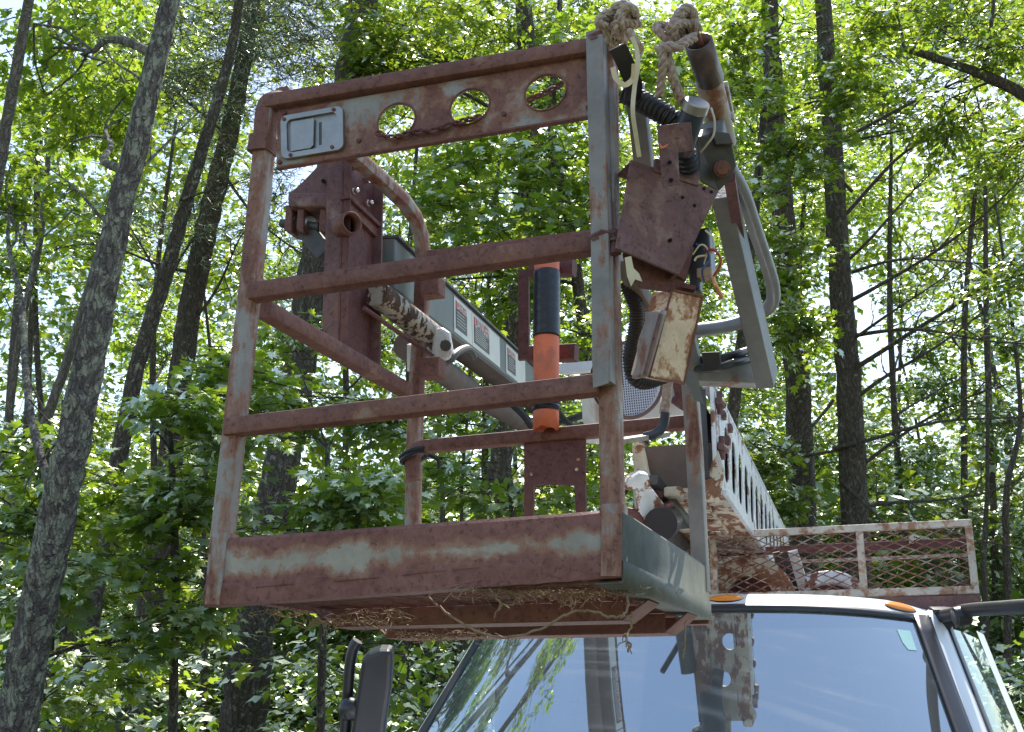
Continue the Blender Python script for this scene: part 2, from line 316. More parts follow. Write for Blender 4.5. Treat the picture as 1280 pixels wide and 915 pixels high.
# ================================================================ work basket
def at(p, dx=0, dy=0, dz=0): return V(*p) + V(dx, dy, dz)
bk = empty('work_basket', (-.41, .39, H0), 'rusty steel work basket of square tubing hanging in front of the truck cab', 'aerial basket')
XL = -.82
def build_basket():
    T = .038
    f = lambda x, y: U(x, y, Y=.0)
    # front posts
    def post(pts, mt, w=T): return MB().sqtube([at(p, 0, w / 2) for p in pts], w, w, (0, 1, 0)).build('post', mt, bk, ang=40)
    post([(-.826, 0, H0 + .1), (-.815, 0, H0 + .38), (-.804, 0, H0 + .66), (-.793, 0, H0 + 1.09)], RUST_POST)
    post([(-.010, .004, H0 + .11), (-.010, .006, H0 + .6), (-.004, .006, H0 + 1.12)], RUST_POST)
    br = MB().sqtube([(-.012, .757, H0 + .06), (-.014, .750, H0 + .40), (-.022, .745, H0 + .70)], T * .95, T, (0, 1, 0)); br.build('post', GALV, bk, ang=40)
    # left side loop : top tube bends down into the rear post
    s = [U(x, y, X=XL) for x, y in ((352, 118), (395, 150), (445, 197), (480, 228), (505, 252), (519, 272), (527, 295), (529, 325), (526, 400), (521, 480), (518, 560), (516, 660), (514, 740))]
    MB().sqtube(s, T, T * 1.0, (1, 0, 0), .35).build('side_loop', RUST_POST, bk, ang=40)
    a, b = U(330, 384, X=XL), U(508, 491, X=XL); b[2] = a[2] = (a[2] + b[2]) / 2
    MB().sqtube([a, b], T, T, c=.25).build('rail', RUST, bk, ang=40)
    # rear rails
    MB().sqtube(curve([U(517, 600, Y=.80), U(516, 575, Y=.80), U(524, 561, Y=.80), U(545, 557, Y=.80)], 4) + [U(700, 543, Y=.8), U(862, 528, Y=.78)], .036, .036, (0, 1, 0), .5).build('rail', RUST, bk, ang=40)
    MB().sqtube([U(536, 322, Y=.82), U(745, 296, Y=.82)], .034, .034, (0, 1, 0)).build('rail', RUST, bk, ang=40)
    # removable front gate : upright, mid rails, top rail
    MB().sqtube([at(f(757, 482), 0, -.008), at(f(754, 300), 0, -.008), at(f(747, 46), 0, -.008)], .036, .034, (0, 1, 0)).build('gate_upright', GALV, bk, ang=40)
    MB().sqtube([at(f(313, 364), 0, .012), at(f(744, 302), 0, .012)], T, T).build('rail', RUST, bk, ang=40)
    MB().sqtube([at(f(283, 534), 0, .008), at(f(748, 480), 0, .008)], T, T * .97).build('rail', RUST, bk, ang=40)
    MB().sqtube([at(f(330, 127), 0, .012), at(f(742, 56), 0, .012)], T, T * .9, c=.4).build('top_rail', RUST, bk, ang=40)
    # corner plate where the lower rail meets the upright
    MB().plate([at(f(745, 440), 0, -.028), at(f(766, 440), 0, -.028), at(f(766, 484), 0, -.028), at(f(747, 490), 0, -.028)], .003).build('corner_plate', GALV, bk, bevel=.001)
    # punched top panel
    q = [f(341, 205), f(737, 139), f(736, 66), f(343, 136)]; q = [at(p, 0, .014) for p in q]
    def uv(px, py):
        p = f(px, py); u = (p[0] - q[0][0]) / (q[1][0] - q[0][0]); lo = q[0][2] + (q[1][2] - q[0][2]) * u; hi = q[3][2] + (q[2][2] - q[3][2]) * u; return u, (p[2] - lo) / (hi - lo)
    hs = []
    for px, py in ((492, 147), (584, 129), (679, 111)):
        u, v = uv(px, py); hs.append((u, v, .0435 / (q[1][0] - q[0][0]), .040 / (q[3][2] - q[0][2])))
    pn = MB(); holed(pn, q, hs, .005, N=32); pn.build('punched_panel', PANEL, bk)
    for px, py in ((492, 147), (584, 129), (679, 111)):
        rims = MB()
        c = at(f(px, py), 0, .013)
        ring = [c + V(.0445 * math.cos(t), 0, .041 * math.sin(t)) for t in np.linspace(0, 2 * math.pi, 37)]
        rims.tube(ring, .0022, 6, up=(0, 1, 0)).build('hole_rim', RUST, bk)
    for px, py in ((445, 173), (627, 139), (733, 131), (346, 200), (352, 138)):
        c = f(px, py); MB().tube([at(c, 0, .009), at(c, 0, .016)], .0052, 8).build('dark_hole_disc', DARKRUST, bk)  # small dark cylinders standing in for shaded bolt holes
    # lower lip of panel
    MB().bar(at(f(341, 206), 0, .02), at(f(737, 140), 0, .02), .014, .004).build('panel_lip', RUST, bk)
    # chrome latch
    lc = [(349, 144), (427, 130), (428, 185), (350, 198)]
    def rr(pts, rad, y):
        P_ = [at(f(*p), 0, y) for p in pts]; out = []
        for i in range(4):
            p, a, b = P_[i], nrm(P_[i - 1] - P_[i]), nrm(P_[(i + 1) % 4] - P_[i])
            for k in range(5):
                t = k / 4.; out.append(p + a * rad * (1 - t) ** 1.6 + b * rad * t ** 1.6)
        return out
    L = MB(); outer = rr(lc, .014, .004); ci = np.mean(outer, 0); inner = [ci + (p - ci) * V(.80, 1, .76) for p in outer]
    n = len(outer); deep = [p + V(0, .0075, 0) for p in inner]
    L.add(outer + inner + deep + [p + V(0, .008, 0) for p in outer], [(i, (i + 1) % n, n + (i + 1) % n, n + i) for i in range(n)] + [(n + i, n + (i + 1) % n, 2 * n + (i + 1) % n, 2 * n + i) for i in range(n)] + [tuple(2 * n + i for i in range(n))] + [(i, 3 * n + i, 3 * n + (i + 1) % n, (i + 1) % n) for i in range(n)])
    lt = L.build('latch', ALU, bk, bevel=.0008)
    pd = MB().plate([at(f(*p), 0, .0045) for p in ((362, 151), (391, 146), (390, 180), (386, 184), (362, 188))], .004).build('paddle', ALU, lt, bevel=.001)
    MB().bar(at(f(397, 150), 0, .012), at(f(397, 178), 0, .012), .006, .003, (0, 1, 0)).build('paddle_hinge', STEELGREY, lt)
    for px, py in ((354, 148), (416, 136), (414, 183), (362, 193)):
        c = f(px, py); MB().tube([at(c, 0, .0015), at(c, 0, .006)], .0042, 10).build('screw', DARKRUST, lt)
    # left top collar and rounded corner cap
    MB().sqtube([at(f(322, 188), 0, .016), at(f(325, 168), 0, .016)], .052, .052, (0, 1, 0), .35).build('collar', RUST, bk, ang=40)
    MB().sqtube(curve([at(f(325, 168), 0, .018), at(f(328, 135), 0, .018), at(f(334, 119), 0, .03), at(f(349, 112), 0, .07), at(f(366, 112), 0, .11)], 4), .044, .044, (0, 1, 0), .6).build('corner_bend', RUST, bk, ang=40)
    # hinge clips with bolts on the right corner
    for (x0, y0) in ((757, 49), (759, 298)):
        MB().plate([at(f(x0 - 17, y0 + 5), 0, -.028), at(f(x0 - 2, y0 - 2), 0, -.03), at(f(x0 + 17, y0 - 5), 0, -.018), at(f(x0 + 18, y0), 0, -.018), at(f(x0 - 14, y0 + 10), 0, -.028)], .006).build('hinge_clip', MAUVE, bk, bevel=.001)
        c = at(f(x0 + 12, y0), 0, -.012)
        B_ = MB().tube([at(c, 0, 0, .012), at(c, 0, 0, -.03)], .0085, 6).tube([at(c, 0, 0, -.006), at(c, 0, 0, -.012)], .012, 12).tube([at(c, 0, 0, -.024), at(c, 0, 0, -.036)], .0115, 6)
        B_.build('hinge_bolt', MAUVE, bk)
    # back-left clips
    for y0 in (360, 461):
        c = U(541, y0, Y=.82); MB().box(c, .058, .05, .055).build('tube_clip', RUST, bk, bevel=.004)
    for (x0, y0, w) in ((691, 337, 54), (692, 443, 58)):
        MB().sqtube([U(x0 - w / 2, y0 + 1, Y=.83), U(x0 + w / 2, y0 - 2, Y=.83)], .04, .045, c=.4).build('tube_bracket', DARKRUST, bk)
    MB().bar(U(655, 450, Y=.84), U(655, 338, Y=.84), .012, .03, (1, 0, 0)).build('bracket_strap', DARKRUST, bk)
    # hanging plate with a cut-out under the rear rail
    g = lambda x, y: U(x, y, Y=.795)
    hp = MB().plate([g(655, 545), g(732, 538), g(732, 606), g(719, 606), g(655, 606)], .006)
    hp.plate([g(655, 606), g(667, 606), g(667, 660), g(655, 660)], .006).plate([g(718, 606), g(732, 606), g(732, 655), g(720, 655)], .006)
    hp.build('hanging_plate', DARKRUST, bk)
    for px, py in ((665, 593), (721, 587), (723, 575)):
        MB().tube([at(g(px, py), 0, -.004), at(g(px, py), 0, .002)], .0045, 8).build('bolt_hole_collar', CREAMBOX, bk)
    # toe boards : front, right, left, back
    A, B_, C_, D_ = f(254, 757), f(777, 721), f(777, 637), f(263, 675)
    def toe(name, pts, th, mt, fold=None):
        m_ = MB().plate(pts, th); o = m_.build(name, mt, bk, bevel=.0015); return o
    m_ = MB(); NS = 10; vs = []                  # front board as folded sheet: face, pressed crease and return lip underneath
    for i in range(NS + 1):
        t = i / NS; lo = A * (1 - t) + B_ * t; hi = D_ * (1 - t) + C_ * t; wv = .0010 * math.sin(t * 5)
        vs += [lo + V(0, .05, .001), lo + V(0, wv, 0), lo + (hi - lo) * .30 + V(0, wv - .001, 0), lo + (hi - lo) * .32 + V(0, wv + .0015, 0), lo + (hi - lo) * .95 + V(0, wv, 0), hi + V(0, .004, 0), hi + V(0, .012, 0), hi + V(0, .012, -.02)]
    m_.add(vs, [(i * 8 + j, i * 8 + 8 + j, i * 8 + 9 + j, i * 8 + j + 1) for i in range(NS) for j in range(7)], True)
    o = m_.build('toe_board', RUST_TOE, bk, ang=25)
    sm = o.modifiers.new('solid', 'SOLIDIFY'); sm.thickness = .003; sm.offset = 0
    MB().sqtube([f(268, 757) + V(-.004, .018, .002), f(279, 672) + V(-.006, .018, .01)], .036, .044, (0, 1, 0)).build('post_foot', RUST_POST, bk, ang=40)
    MB().sqtube([f(764, 722) + V(0, .017, .002), f(765, 630) + V(0, .017, 0)], .038, .044, (0, 1, 0)).build('post_foot', RUST_POST, bk, ang=40)
    for x0, y0, x1, y1 in ((322, 734, 368, 730), (418, 727, 474, 722), (503, 719, 560, 713), (566, 713, 600, 710), (640, 706, 690, 702)):
        MB().bar(f(x0, y0) + V(0, -.0022, 0), f(x1, y1) + V(0, -.0022, 0), .0012, .0016).build('seam_gap', DARKRUST, bk)
    R0, R1, R2, R3 = V(.012, .0, H0 + .002), V(.002, .78, H0 - .002), V(.0, .78, H0 + .122), V(.014, .0, H0 + .128)
    m_ = MB(); k0 = [R0 + V(-.05, 0, 0), R0, R0 + (R3 - R0) * .3 + V(.0015, 0, 0), R0 + (R3 - R0) * .31 + V(-.002, 0, 0), R3 + V(-.0, 0, -.006), R3 + V(-.004, 0, 0), R3 + V(-.02, 0, 0)]
    k1 = [R1 + V(-.05, 0, 0), R1, R1 + (R2 - R1) * .3 + V(.0015, 0, 0), R1 + (R2 - R1) * .31 + V(-.002, 0, 0), R2 + V(0, 0, -.006), R2 + V(-.004, 0, 0), R2 + V(-.02, 0, 0)]
    m_.add(k0 + k1, [(j, 7 + j, 8 + j, j + 1) for j in range(6)], True)
    o = m_.build('toe_board', GREEN, bk, ang=25); sm = o.modifiers.new('solid', 'SOLIDIFY'); sm.thickness = .003; sm.offset = 0
    MB().bar((-.82, .8, H0 + .062), (.0, .785, H0 + .062), .004, .12).build('toe_board', RUST, bk)
    MB().bar((-.838, .0, H0 + .062), (-.82, .8, H0 + .062), .004, .12, ).build('toe_board', RUST, bk)
    # floor of expanded metal with channels below
    fm = MB(); diamonds(fm, (-.81, .01, H0 + .004), (.81, 0, 0), (0, .76, 0), .060, .026, .0034)
    fm.build('expanded_floor', UNDER, bk, kind='stuff')
    def channel(y, x0, x1, w, h, mt):
        z = H0 - .004
        c = MB().bar((x0, y, z - h), (x1, y, z - h), w, .004).bar((x0, y - w / 2, z - h / 2), (x1, y - w / 2, z - h / 2), .004, h).bar((x0, y + w / 2, z - h / 2), (x1, y + w / 2, z - h / 2), .004, h)
        for x, s_ in ((x0, -1), (x1, 1)):         # tapered ends
            c.plate([(x, y - w / 2, z - h), (x, y + w / 2, z - h), (x + s_ * .05, y + w / 2, z), (x + s_ * .05, y - w / 2, z)], .003, away=(0, 0, 1))
        return c.build('floor_channel', mt, bk, bevel=.001)
    channel(.30, -.70, -.06, .09, .035, UNDER); channel(.60, -.72, -.05, .10, .04, UNDER)
    MB().bar((-.8, .80, H0 - .006), (.0, .785, H0 - .006), .04, .012).build('floor_channel', UNDER, bk, bevel=.001)
build_basket()

def chain(pts, label, Yc=.028):
    mb = MB()
    def link(c, t, up, r=.0085):
        t = nrm(t); up = nrm(up - t * np.dot(up, t)); pts = [c + t * math.cos(a) * r * 1.25 + up * math.sin(a) * r * .72 for a in np.linspace(0, 2 * math.pi, 13)]
        mb.tube(pts, .0028, 6, up=np.cross(t, up))
    if 1:
        c = curve([U(x, y, Y=Yc) for x, y in pts], 40); acc = 0; last = c[0]; k = 0
        for i in range(1, len(c)):
            if np.linalg.norm(c[i] - last) > .0155:
                link(c[i], c[i] - last, V(0, 1, 0) if k % 2 else V(0, .3, 1)); last = c[i]; k += 1
    # the part that lies over the face of the panel
    tag(mb.build('chain', DARKRUST, origin=U(*pts[2], Y=.02)), label, 'chain', 'rusty chains on the top panel')
chain(((468, 164), (490, 172), (515, 165), (540, 163), (565, 155), (600, 146)), 'longer rusty chain draped across the left and middle round holes of the top panel', .004)
chain(((655, 127), (668, 122), (690, 112), (704, 103)), 'short rusty chain slanting across the right round hole of the top panel')

def orange_tube():
    r_ = .031; Yt = .755
    t = empty('document_tube', U(683, 435, Y=Yt), 'orange plastic tube wrapped in black tape, strapped upright behind the rails', 'tube')
    p = lambda y: U(683 + (435 - y) * .006, y, Y=Yt)
    def seg(y0, y1, r, mt, name, rag=0):
        m = MB(); n = 28; top, bot = p(y0), p(y1); vs = []
        K = 30 if mt is TAPE else 10
        for k in range(K + 1):
            for j in range(n):
                a = 2 * math.pi * j / n; q = top + (bot - top) * k / K
                z = (rag * (math.sin(a * 3) + .5 * math.sin(a * 7)) if k == K else 0)
                rr_ = r * (1 + (.016 * math.sin(k * 2.3 + a) + .012 * math.sin(k * 5 - a * 2) if mt is TAPE else 0)); vs.append(q + V(rr_ * math.cos(a), rr_ * math.sin(a), z))
        m.add(vs, [(k * n + j, k * n + (j + 1) % n, (k + 1) * n + (j + 1) % n, (k + 1) * n + j) for k in range(K) for j in range(n)], True)
        o = m.build(name, mt, t); s_ = o.modifiers.new('wall', 'SOLIDIFY'); s_.thickness = .0025; s_.offset = -1; return o
    seg(318, 537, r_, ORANGE, 'tube_body', .003)
    seg(340, 422, r_ + .0022, TAPE, 'tape_wrap'); seg(498, 514, r_ + .0022, TAPE, 'tape_wrap')
orange_tube()

# ================================================================ pivot bracket left of the basket
def pivot_bracket():
    Xb = -.93
    g = lambda x, y: U(x, y, X=Xb)
    pb = empty('pivot_bracket', g(440, 430), 'rusty channel bracket with clevis and bright bolts on the left side of the basket', 'bracket')
    y0 = .53; z0, z1 = 2.50, 3.10
    h = lambda x, y, yy=y0: U(x, y, Y=yy)
    # front flange strip
    MB().plate([h(410, 190), h(429, 188), h(422, 425), h(402, 420)], .012).build('front_flange', MAUVE, pb, bevel=.0015)
    # web set back, seen from the right
    a = h(432, 190); b = h(424, 425)
    w0 = [U(430, 188, X=a[0] - .0), U(476, 220, X=a[0]), U(472, 458, X=b[0]), U(424, 428, X=b[0])]
    MB().plate(w0, .006, away=(-1, 0, 0)).build('web_plate', DARKRUST, pb)
    MB().plate([p + V(.022, 0, 0) for p in w0[:1]] + [w0[0] + V(.022, .005, 0), w0[3] + V(.022, .005, 0), w0[3] + V(.022, 0, 0)], .02, away=(-1, 0, 0)).build('web_edge', DARKRUST, pb)
    e0, e1 = U(473, 222, X=a[0] + .012), U(469, 458, X=b[0] + .012)
    MB().bar(e0, e1, .008, .03, (1, 0, 0)).build('rear_flange', MAUVE, pb, bevel=.001)
    # diagonal gusset edge and slanted stub tube
    MB().bar(U(431, 246, X=a[0] + .012), U(472, 284, X=a[0] + .012), .012, .03, (1, 0, 0)).build('gusset', DARKRUST, pb, bevel=.001)
    MB().bar(U(434, 256, X=a[0] + .008), U(470, 292, X=a[0] + .008), .03, .016, (1, 0, 0)).build('gusset', RUST, pb, bevel=.001)
    c = U(436, 280, X=a[0] + .03); ax = nrm(V(1, -.55, -.1))
    s = MB().tube([c - ax * .04, c + ax * .016], .026, 20, closed=False); o = s.build('stub_tube', RUST, pb); m_ = o.modifiers.new('s', 'SOLIDIFY'); m_.thickness = .005
    MB().tube([c - ax * .03, c - ax * .025], .024, 16).build('stub_dark_disc', INTER, pb)  # black disc in place of the shade inside the open stub
    for x, y in ((443, 208), (460, 224), (441, 239), (459, 254)):
        c = U(x, y, X=a[0] + .01)
        MB().tube([c - V(.02, 0, 0), c + V(.004, 0, 0)], .011, 6).tube([c + V(.004, 0, 0), c + V(.012, 0, 0)], .007, 10).ball(c + V(.013, 0, 0), .007).build('bright_bolt', CHROME, pb)
    # gusset cover and clevis on the far left
    yy = .56
    MB().plate([h(403, 200, yy), h(413, 195, yy), h(413, 262, yy), h(360, 262, yy), h(359, 243, yy), h(365, 238, yy), h(380, 224, yy)], .02).build('cover_plate', MAUVE, pb, bevel=.006)
    MB().plate([h(359, 240, yy - .012), h(413, 240, yy - .012), h(410, 262, yy - .016), h(404, 258, yy - .016), h(362, 258, yy - .016)], .09).build('clevis_block', MAUVE, pb, bevel=.006)
    for x in (361, 376, 404):
        MB().plate([h(x - 4, 256, yy), h(x + 4, 256, yy), h(x + 3, 290, yy), h(x - 6, 288, yy)], .07).build('clevis_ear', RUST, pb, bevel=.003)
    p0, p1 = h(352, 279, yy + .03), h(400, 284, yy + .03)
    MB().tube([p0, p1], .013, 14).build('clevis_pin', STEELGREY, pb)
    for x in (368, 386):
        q0, q1 = h(x - 4, 280, yy + .03), h(x + 3, 281, yy + .03); MB().tube([q0, q1], .024, 14).build('spacer', ALU, pb)
    MB().bar(h(380, 285, .60), h(408, 318, .60), .03, .05).build('link_arm', STEELGREY, pb, bevel=.002)
    for px, py in ((404, 226), (401, 414)):
        MB().tube([h(px, py, y0 - .004), h(px, py, y0 + .03)], .0055, 8).build('bolt_hole', INTER, pb)  # solid black pegs, the dark of each hole put into colour
pivot_bracket()

def rubber_tie():
    c = U(518, 572, Y=.80); m = MB()
    for k, (r_, dz) in enumerate(((.034, 0), (.037, .010))):
        m.tube([c + V(r_ * math.cos(a), r_ * math.sin(a), dz + .012 * math.cos(a)) for a in np.linspace(0, 2 * math.pi, 25)], .0062, 8)
    m.tube(curve([c + V(.03, .02, .01), c + V(.055, .03, -.005), c + V(.06, .03, -.03)], 5), .005, 6)
    tag(m.build('rubber_tie', BLACK, origin=c), 'black rubber tie looped round the rear left post at the low rail corner', 'tie')
rubber_tie()
# ================================================================ upper boom with its placards, and the ram under it
def text(body, size, name, mt, parent, M4):
    cu = bpy.data.curves.new(name, 'FONT'); cu.body = body; cu.size = size; cu.align_x = 'CENTER'; cu.align_y = 'CENTER'; cu.extrude = .0004
    o = bpy.data.objects.new(name, cu); COL.objects.link(o); o.data.materials.append(mt); o.parent = parent
    bpy.context.view_layer.update(); me = bpy.data.meshes.new_from_object(o.evaluated_get(bpy.context.evaluated_depsgraph_get())); bpy.data.objects.remove(o)
    o = bpy.data.objects.new(name, me); COL.objects.link(o); o.parent = parent; me.name = name
    M4 = M4.copy(); M4.translation = M4.translation - Vector(ABS[parent.name]); o.matrix_local = M4; return o
def upper_boom():
    # right-hand face by its four corners
    TLn, BLn = U(452, 252, d=3.02), U(452, 322, d=3.02)
    TLf, BLf = U(700, 500, d=5.6), U(700, 520, d=5.6)
    t = nrm((TLf + BLf) / 2 - (TLn + BLn) / 2)
    cn = (TLn + BLn) / 2; L_ = 2.9
    # choose a beam whose face edges fit the photograph at both ends
    hN = np.linalg.norm(TLn - BLn); rt = nrm(np.cross(t, (0, 0, 1))); up = np.cross(rt, t)
    hh = .150; ww = .10
    c0 = U(488, 324, d=3.2); c1 = U(650, 463, d=5.15); t = nrm(c1 - c0); rt = nrm(np.cross(t, (0, 0, 1))); up = np.cross(rt, t)
    S = c0 + t * .05; E_ = c1 + t * 1.2
    ub = empty('upper_boom', c0, 'long grey upper boom with warning placards reaching away behind the basket', 'boom')
    mid = lambda s, r_, u_: c0 + t * s + rt * (r_) + up * u_
    MB().bar(S - rt * ww / 2, E_ - rt * ww / 2, ww, hh, up).build('boom_beam', BOOMGREY, ub, bevel=.006)
    MB().bar(S - rt * ww / 2 - up * (hh / 2 + .004), E_ - rt * ww / 2 - up * (hh / 2 + .004), ww * .96, .008, up).build('boom_underside', BOOMUNDER, ub)
    MB().bar(S + up * (hh / 2 + .004) - rt * ww * .45, E_ + up * (hh / 2 + .004) - rt * ww * .45, ww * 1.1, .008, up).build('boom_cap', STEELGREY, ub)
    WL = plain('placard_white', (.66, .66, .60), .4, var=.06); RL = plain('placard_red', (.50, .06, .05), .4, var=.1); BL = plain('placard_black', (.03, .03, .035), .4); TX = plain('placard_print', (.6, .6, .57), .5, var=.05)
    def sof(px):                                # along-boom distance of a pixel column on the boom face
        lo, hi = -.3, 4
        for _ in range(40):
            m_ = (lo + hi) / 2; p = mid(m_, 0, 0); c = R @ (p - CAM); x = 640 + F * c[0] / c[2]
            if x < px: lo = m_
            else: hi = m_
        return lo
    def sign(x0, x1, u0, u1, mt, off, name, parent): 
        a, b = sof(x0), sof(x1)
        return MB().plate([mid(a, off, u1), mid(b, off, u1), mid(b, off, u0), mid(a, off, u0)], .0012).build(name, mt, parent)
    for k, (x0, x1, r0, r1, n_) in enumerate(((567, 589, 568, 583, 5), (589.5, 624, 591, 611, 7), (632, 656, 633, 644, 6))):
        pl = sign(x0, x1, -.062, .062, WL, .0025, 'placard', ub)
        sign(r0 + .6, r1 - .6, .022, .050, RL, .004, 'placard_header', pl); sign(r0 + .6, r1 - .6, -.045, .021, BL, .004, 'placard_body', pl)
        a, b = sof(r0 + 1), sof(r1 - 1); xa = Vector(t); za = Vector(rt); ya = Vector(up)
        M4 = Matrix((( *t, 0), (*up, 0), (*rt, 0), (0, 0, 0, 1))).transposed()
        M4.translation = Vector(mid((a + b) / 2, .0058, .034)); w_ = b - a
        text('DANGER', w_ / 4.1, 'lettering', TX, pl, M4)
        ln = MB(); rnd = random.Random(k)
        for j in range(n_):
            u_ = .012 - .055 * j / n_; e_ = b - (b - a) * rnd.uniform(.02, .3)
            ln.plate([mid(a + .004, .0056, u_ + .0011), mid(e_, .0056, u_ + .0011), mid(e_, .0056, u_ - .0011), mid(a + .004, .0056, u_ - .0011)], .0004)
        ln.build('print_lines', TX, pl)
    # tube and hose slung beneath the boom
    MB().tube([mid(.45, -.08, -.16), mid(1.6, -.10, -.17), mid(3.2, -.10, -.16)], .045, 16).build('slave_link', BOOMUNDER, ub)
    MB().tube(curve([U(550, 455, d=3.3), U(562, 450, d=3.3), U(572, 440, d=3.35), U(585, 436, d=3.5), U(592, 446, d=3.6)], 6), .012, 10).build('steel_elbow', STEELGREY, ub)
    hc = empty('lift_ram', U(500, 400, d=3.15), 'flaking black and white lift ram sloping below the grey boom', 'hydraulic ram')
    MB().tube([U(470, 366, d=3.1), U(545, 424, d=3.35)], .037, 20).build('ram_barrel', BLACKCYL, hc)
    MB().tube([U(455, 385, d=3.02), U(545, 448, d=3.3)], .006, 8).build('ram_pipe', DARKRUST, hc)
    e = U(552, 440, d=3.35)
    MB().plate([U(x, y, d=3.28) for x, y in ((540, 412), (552, 408), (562, 415), (566, 440), (562, 452), (548, 452), (540, 446))], .07).build('ram_eye', WCHIP, hc, bevel=.012)
    MB().tube([U(557, 432, d=3.22), U(557, 432, d=3.4)], .016, 12).build('ram_pin', STEELGREY, hc)
    MB().sqtube([U(520, 430, d=3.3), U(520, 463, d=3.32)], .04, .04, (0, 1, 0)).build('ram_lug', WCHIP, hc)
    MB().tube(curve([U(640, 505, d=3.8), U(655, 520, d=3.8), U(668, 535, d=3.8), U(690, 530, d=3.8), U(720, 522, d=3.8), U(745, 512, d=3.8)], 6), .012, 8).build('hydraulic_hose', BLACK, ub)
    MB().tube(curve([U(690, 505, d=3.75), U(702, 520, d=3.75), U(716, 532, d=3.75), U(742, 528, d=3.75)], 6), .010, 8).build('hydraulic_hose', BLACK, ub)
upper_boom()
# ================================================================ right-hand gear
def D(*pts): return [U(x, y, d=d) for x, y, d in pts]
def side_arm():
    t = empty('side_arm', U(955, 475, d=2.72), 'grey box section arm with bent tube handle at the right of the basket', 'arm')
    A, B_ = U(904, 238, d=2.46), U(959, 475, d=2.76)
    MB().bar(A, B_, .064, .042, nrm(R.T @ V(.82, -.16, -.5))).build('box_beam', ARMGREY, t, bevel=.003)
    A2, B2 = U(862, 466, d=2.74), U(958, 470, d=2.86)
    MB().bar(A2, B2, .05, .052).build('cross_beam', CLOTH if 0 else rusty('arm_dirty', paint=(.30, .28, .25), amount=.4, scale=9), t, bevel=.002)
    pts = D((897, 168, 2.36), (906, 200, 2.42), (928, 240, 2.50), (945, 290, 2.60), (960, 335, 2.70), (966, 358, 2.74), (966, 375, 2.78), (958, 387, 2.80), (944, 394, 2.80), (925, 403, 2.80), (900, 409, 2.78), (868, 413, 2.74), (840, 414, 2.70))
    MB().tube(curve(pts, 6), .0165, 16).build('bent_tube', TUBEGREY, t)
    for k, (dy, dd) in enumerate(((0, 0), (11, -.03))):
        MB().tube(curve(D((862, 449 + dy, 2.72), (890, 450 + dy, 2.70 + dd), (915, 444 + dy, 2.72 + dd), (938, 437 + dy, 2.8), (955, 430 + dy, 2.86)), 6), .0095, 10).build('cable', BLACK, t)
    MB().bar(*D((889, 440, 2.66), (890, 462, 2.66)), .012, .04, (1, 0, 0)).build('cable_tie', BLACK, t, bevel=.001)
    # strut and post below the cream box
    MB().bar(*D((846, 375, 2.66), (868, 470, 2.72)), .03, .045, (1, 0, 0)).build('strut', ARMGREY, t, bevel=.002)
    MB().sqtube(D((776, 322, 2.30), (797, 362, 2.34), (824, 408, 2.42)), .03, .03).build('strut', ARMGREY, t, ang=40)
    MB().plate(D((850, 455, 2.62), (872, 470, 2.62), (880, 505, 2.62), (868, 500, 2.62), (856, 475, 2.62)), .006).build('gusset_plate', ARMGREY, t)
side_arm()
def top_pipe():
    t = empty('top_pipe', U(893, 150, d=2.32), 'dark open ended pipe with a pivot clamp rising at the right top of the basket', 'pipe')
    c = D((873, 52, 2.20), (880, 75, 2.23), (888, 100, 2.27))
    o = MB().tube(c, .0235, 24, closed=False).build('pipe_sleeve', plain('dark_worn_pipe', (.085, .065, .065), .4, .2, .5, 14, dirt=(.20, .09, .05), bmp=.001), t)
    m_ = o.modifiers.new('wall', 'SOLIDIFY'); m_.thickness = .0035; m_.offset = -1
    ax = nrm(c[2] - c[0]); MB().tube([c[0], c[0] + ax * .006], .0245, 24, closed=False).build('pipe_rim', RUST, t)
    MB().tube([c[0] + ax * .028, c[0] + ax * .03], .020, 20).build('pipe_dark_disc', INTER, t)  # pipe is open; black disc paints the shade down its bore
    MB().tube(curve(D((850, 13, 2.16), (862, 26, 2.18), (874, 50, 2.2), (878, 62, 2.22)), 5), .0065, 8).build('rust_rod', RUST, t)
    WP = rusty('worn_pivot', paint=(.40, .33, .27), amount=.45, scale=12)
    MB().tube(D((886, 100, 2.28), (896, 142, 2.33), (904, 180, 2.37)), .027, 20).tube(D((898, 140, 2.33), (912, 148, 2.34)), .014, 10).build('pivot_barrel', WP, t)
    MB().bar(*D((906, 105, 2.3), (915, 150, 2.36)), .012, .02).build('barrel_lug', WP, t, bevel=.002)
    MB().bar(*D((889, 160, 2.3), (897, 190, 2.34)), .05, .05, (1, 0, 0)).build('clamp_block', ARMGREY, t, bevel=.004)
    MB().plate(D((870, 172, 2.26), (897, 166, 2.26), (915, 177, 2.27), (921, 207, 2.28), (914, 224, 2.28), (898, 240, 2.28), (876, 228, 2.26)), .05).build('clamp_plate', STEELGREY, t, bevel=.003)
    MB().plate(D((889, 163, 2.25), (912, 166, 2.25), (917, 180, 2.25), (895, 181, 2.25)), .03).build('clamp_plate', STEELGREY, t, bevel=.002)
    MB().tube(D((905, 211, 2.30), (903, 211, 2.245)), .012, 6).tube(D((903, 211, 2.27), (903, 211, 2.255)), .017, 14).build('pivot_bolt', rusty('bolt_rust', paint=(.30, .24, .20), amount=.6), t)
    MB().bar(*D((912, 222, 2.33), (925, 300, 2.55)), .022, .022, (1, 0, 0)).build('rear_bar', DARKRUST, t)
top_pipe()
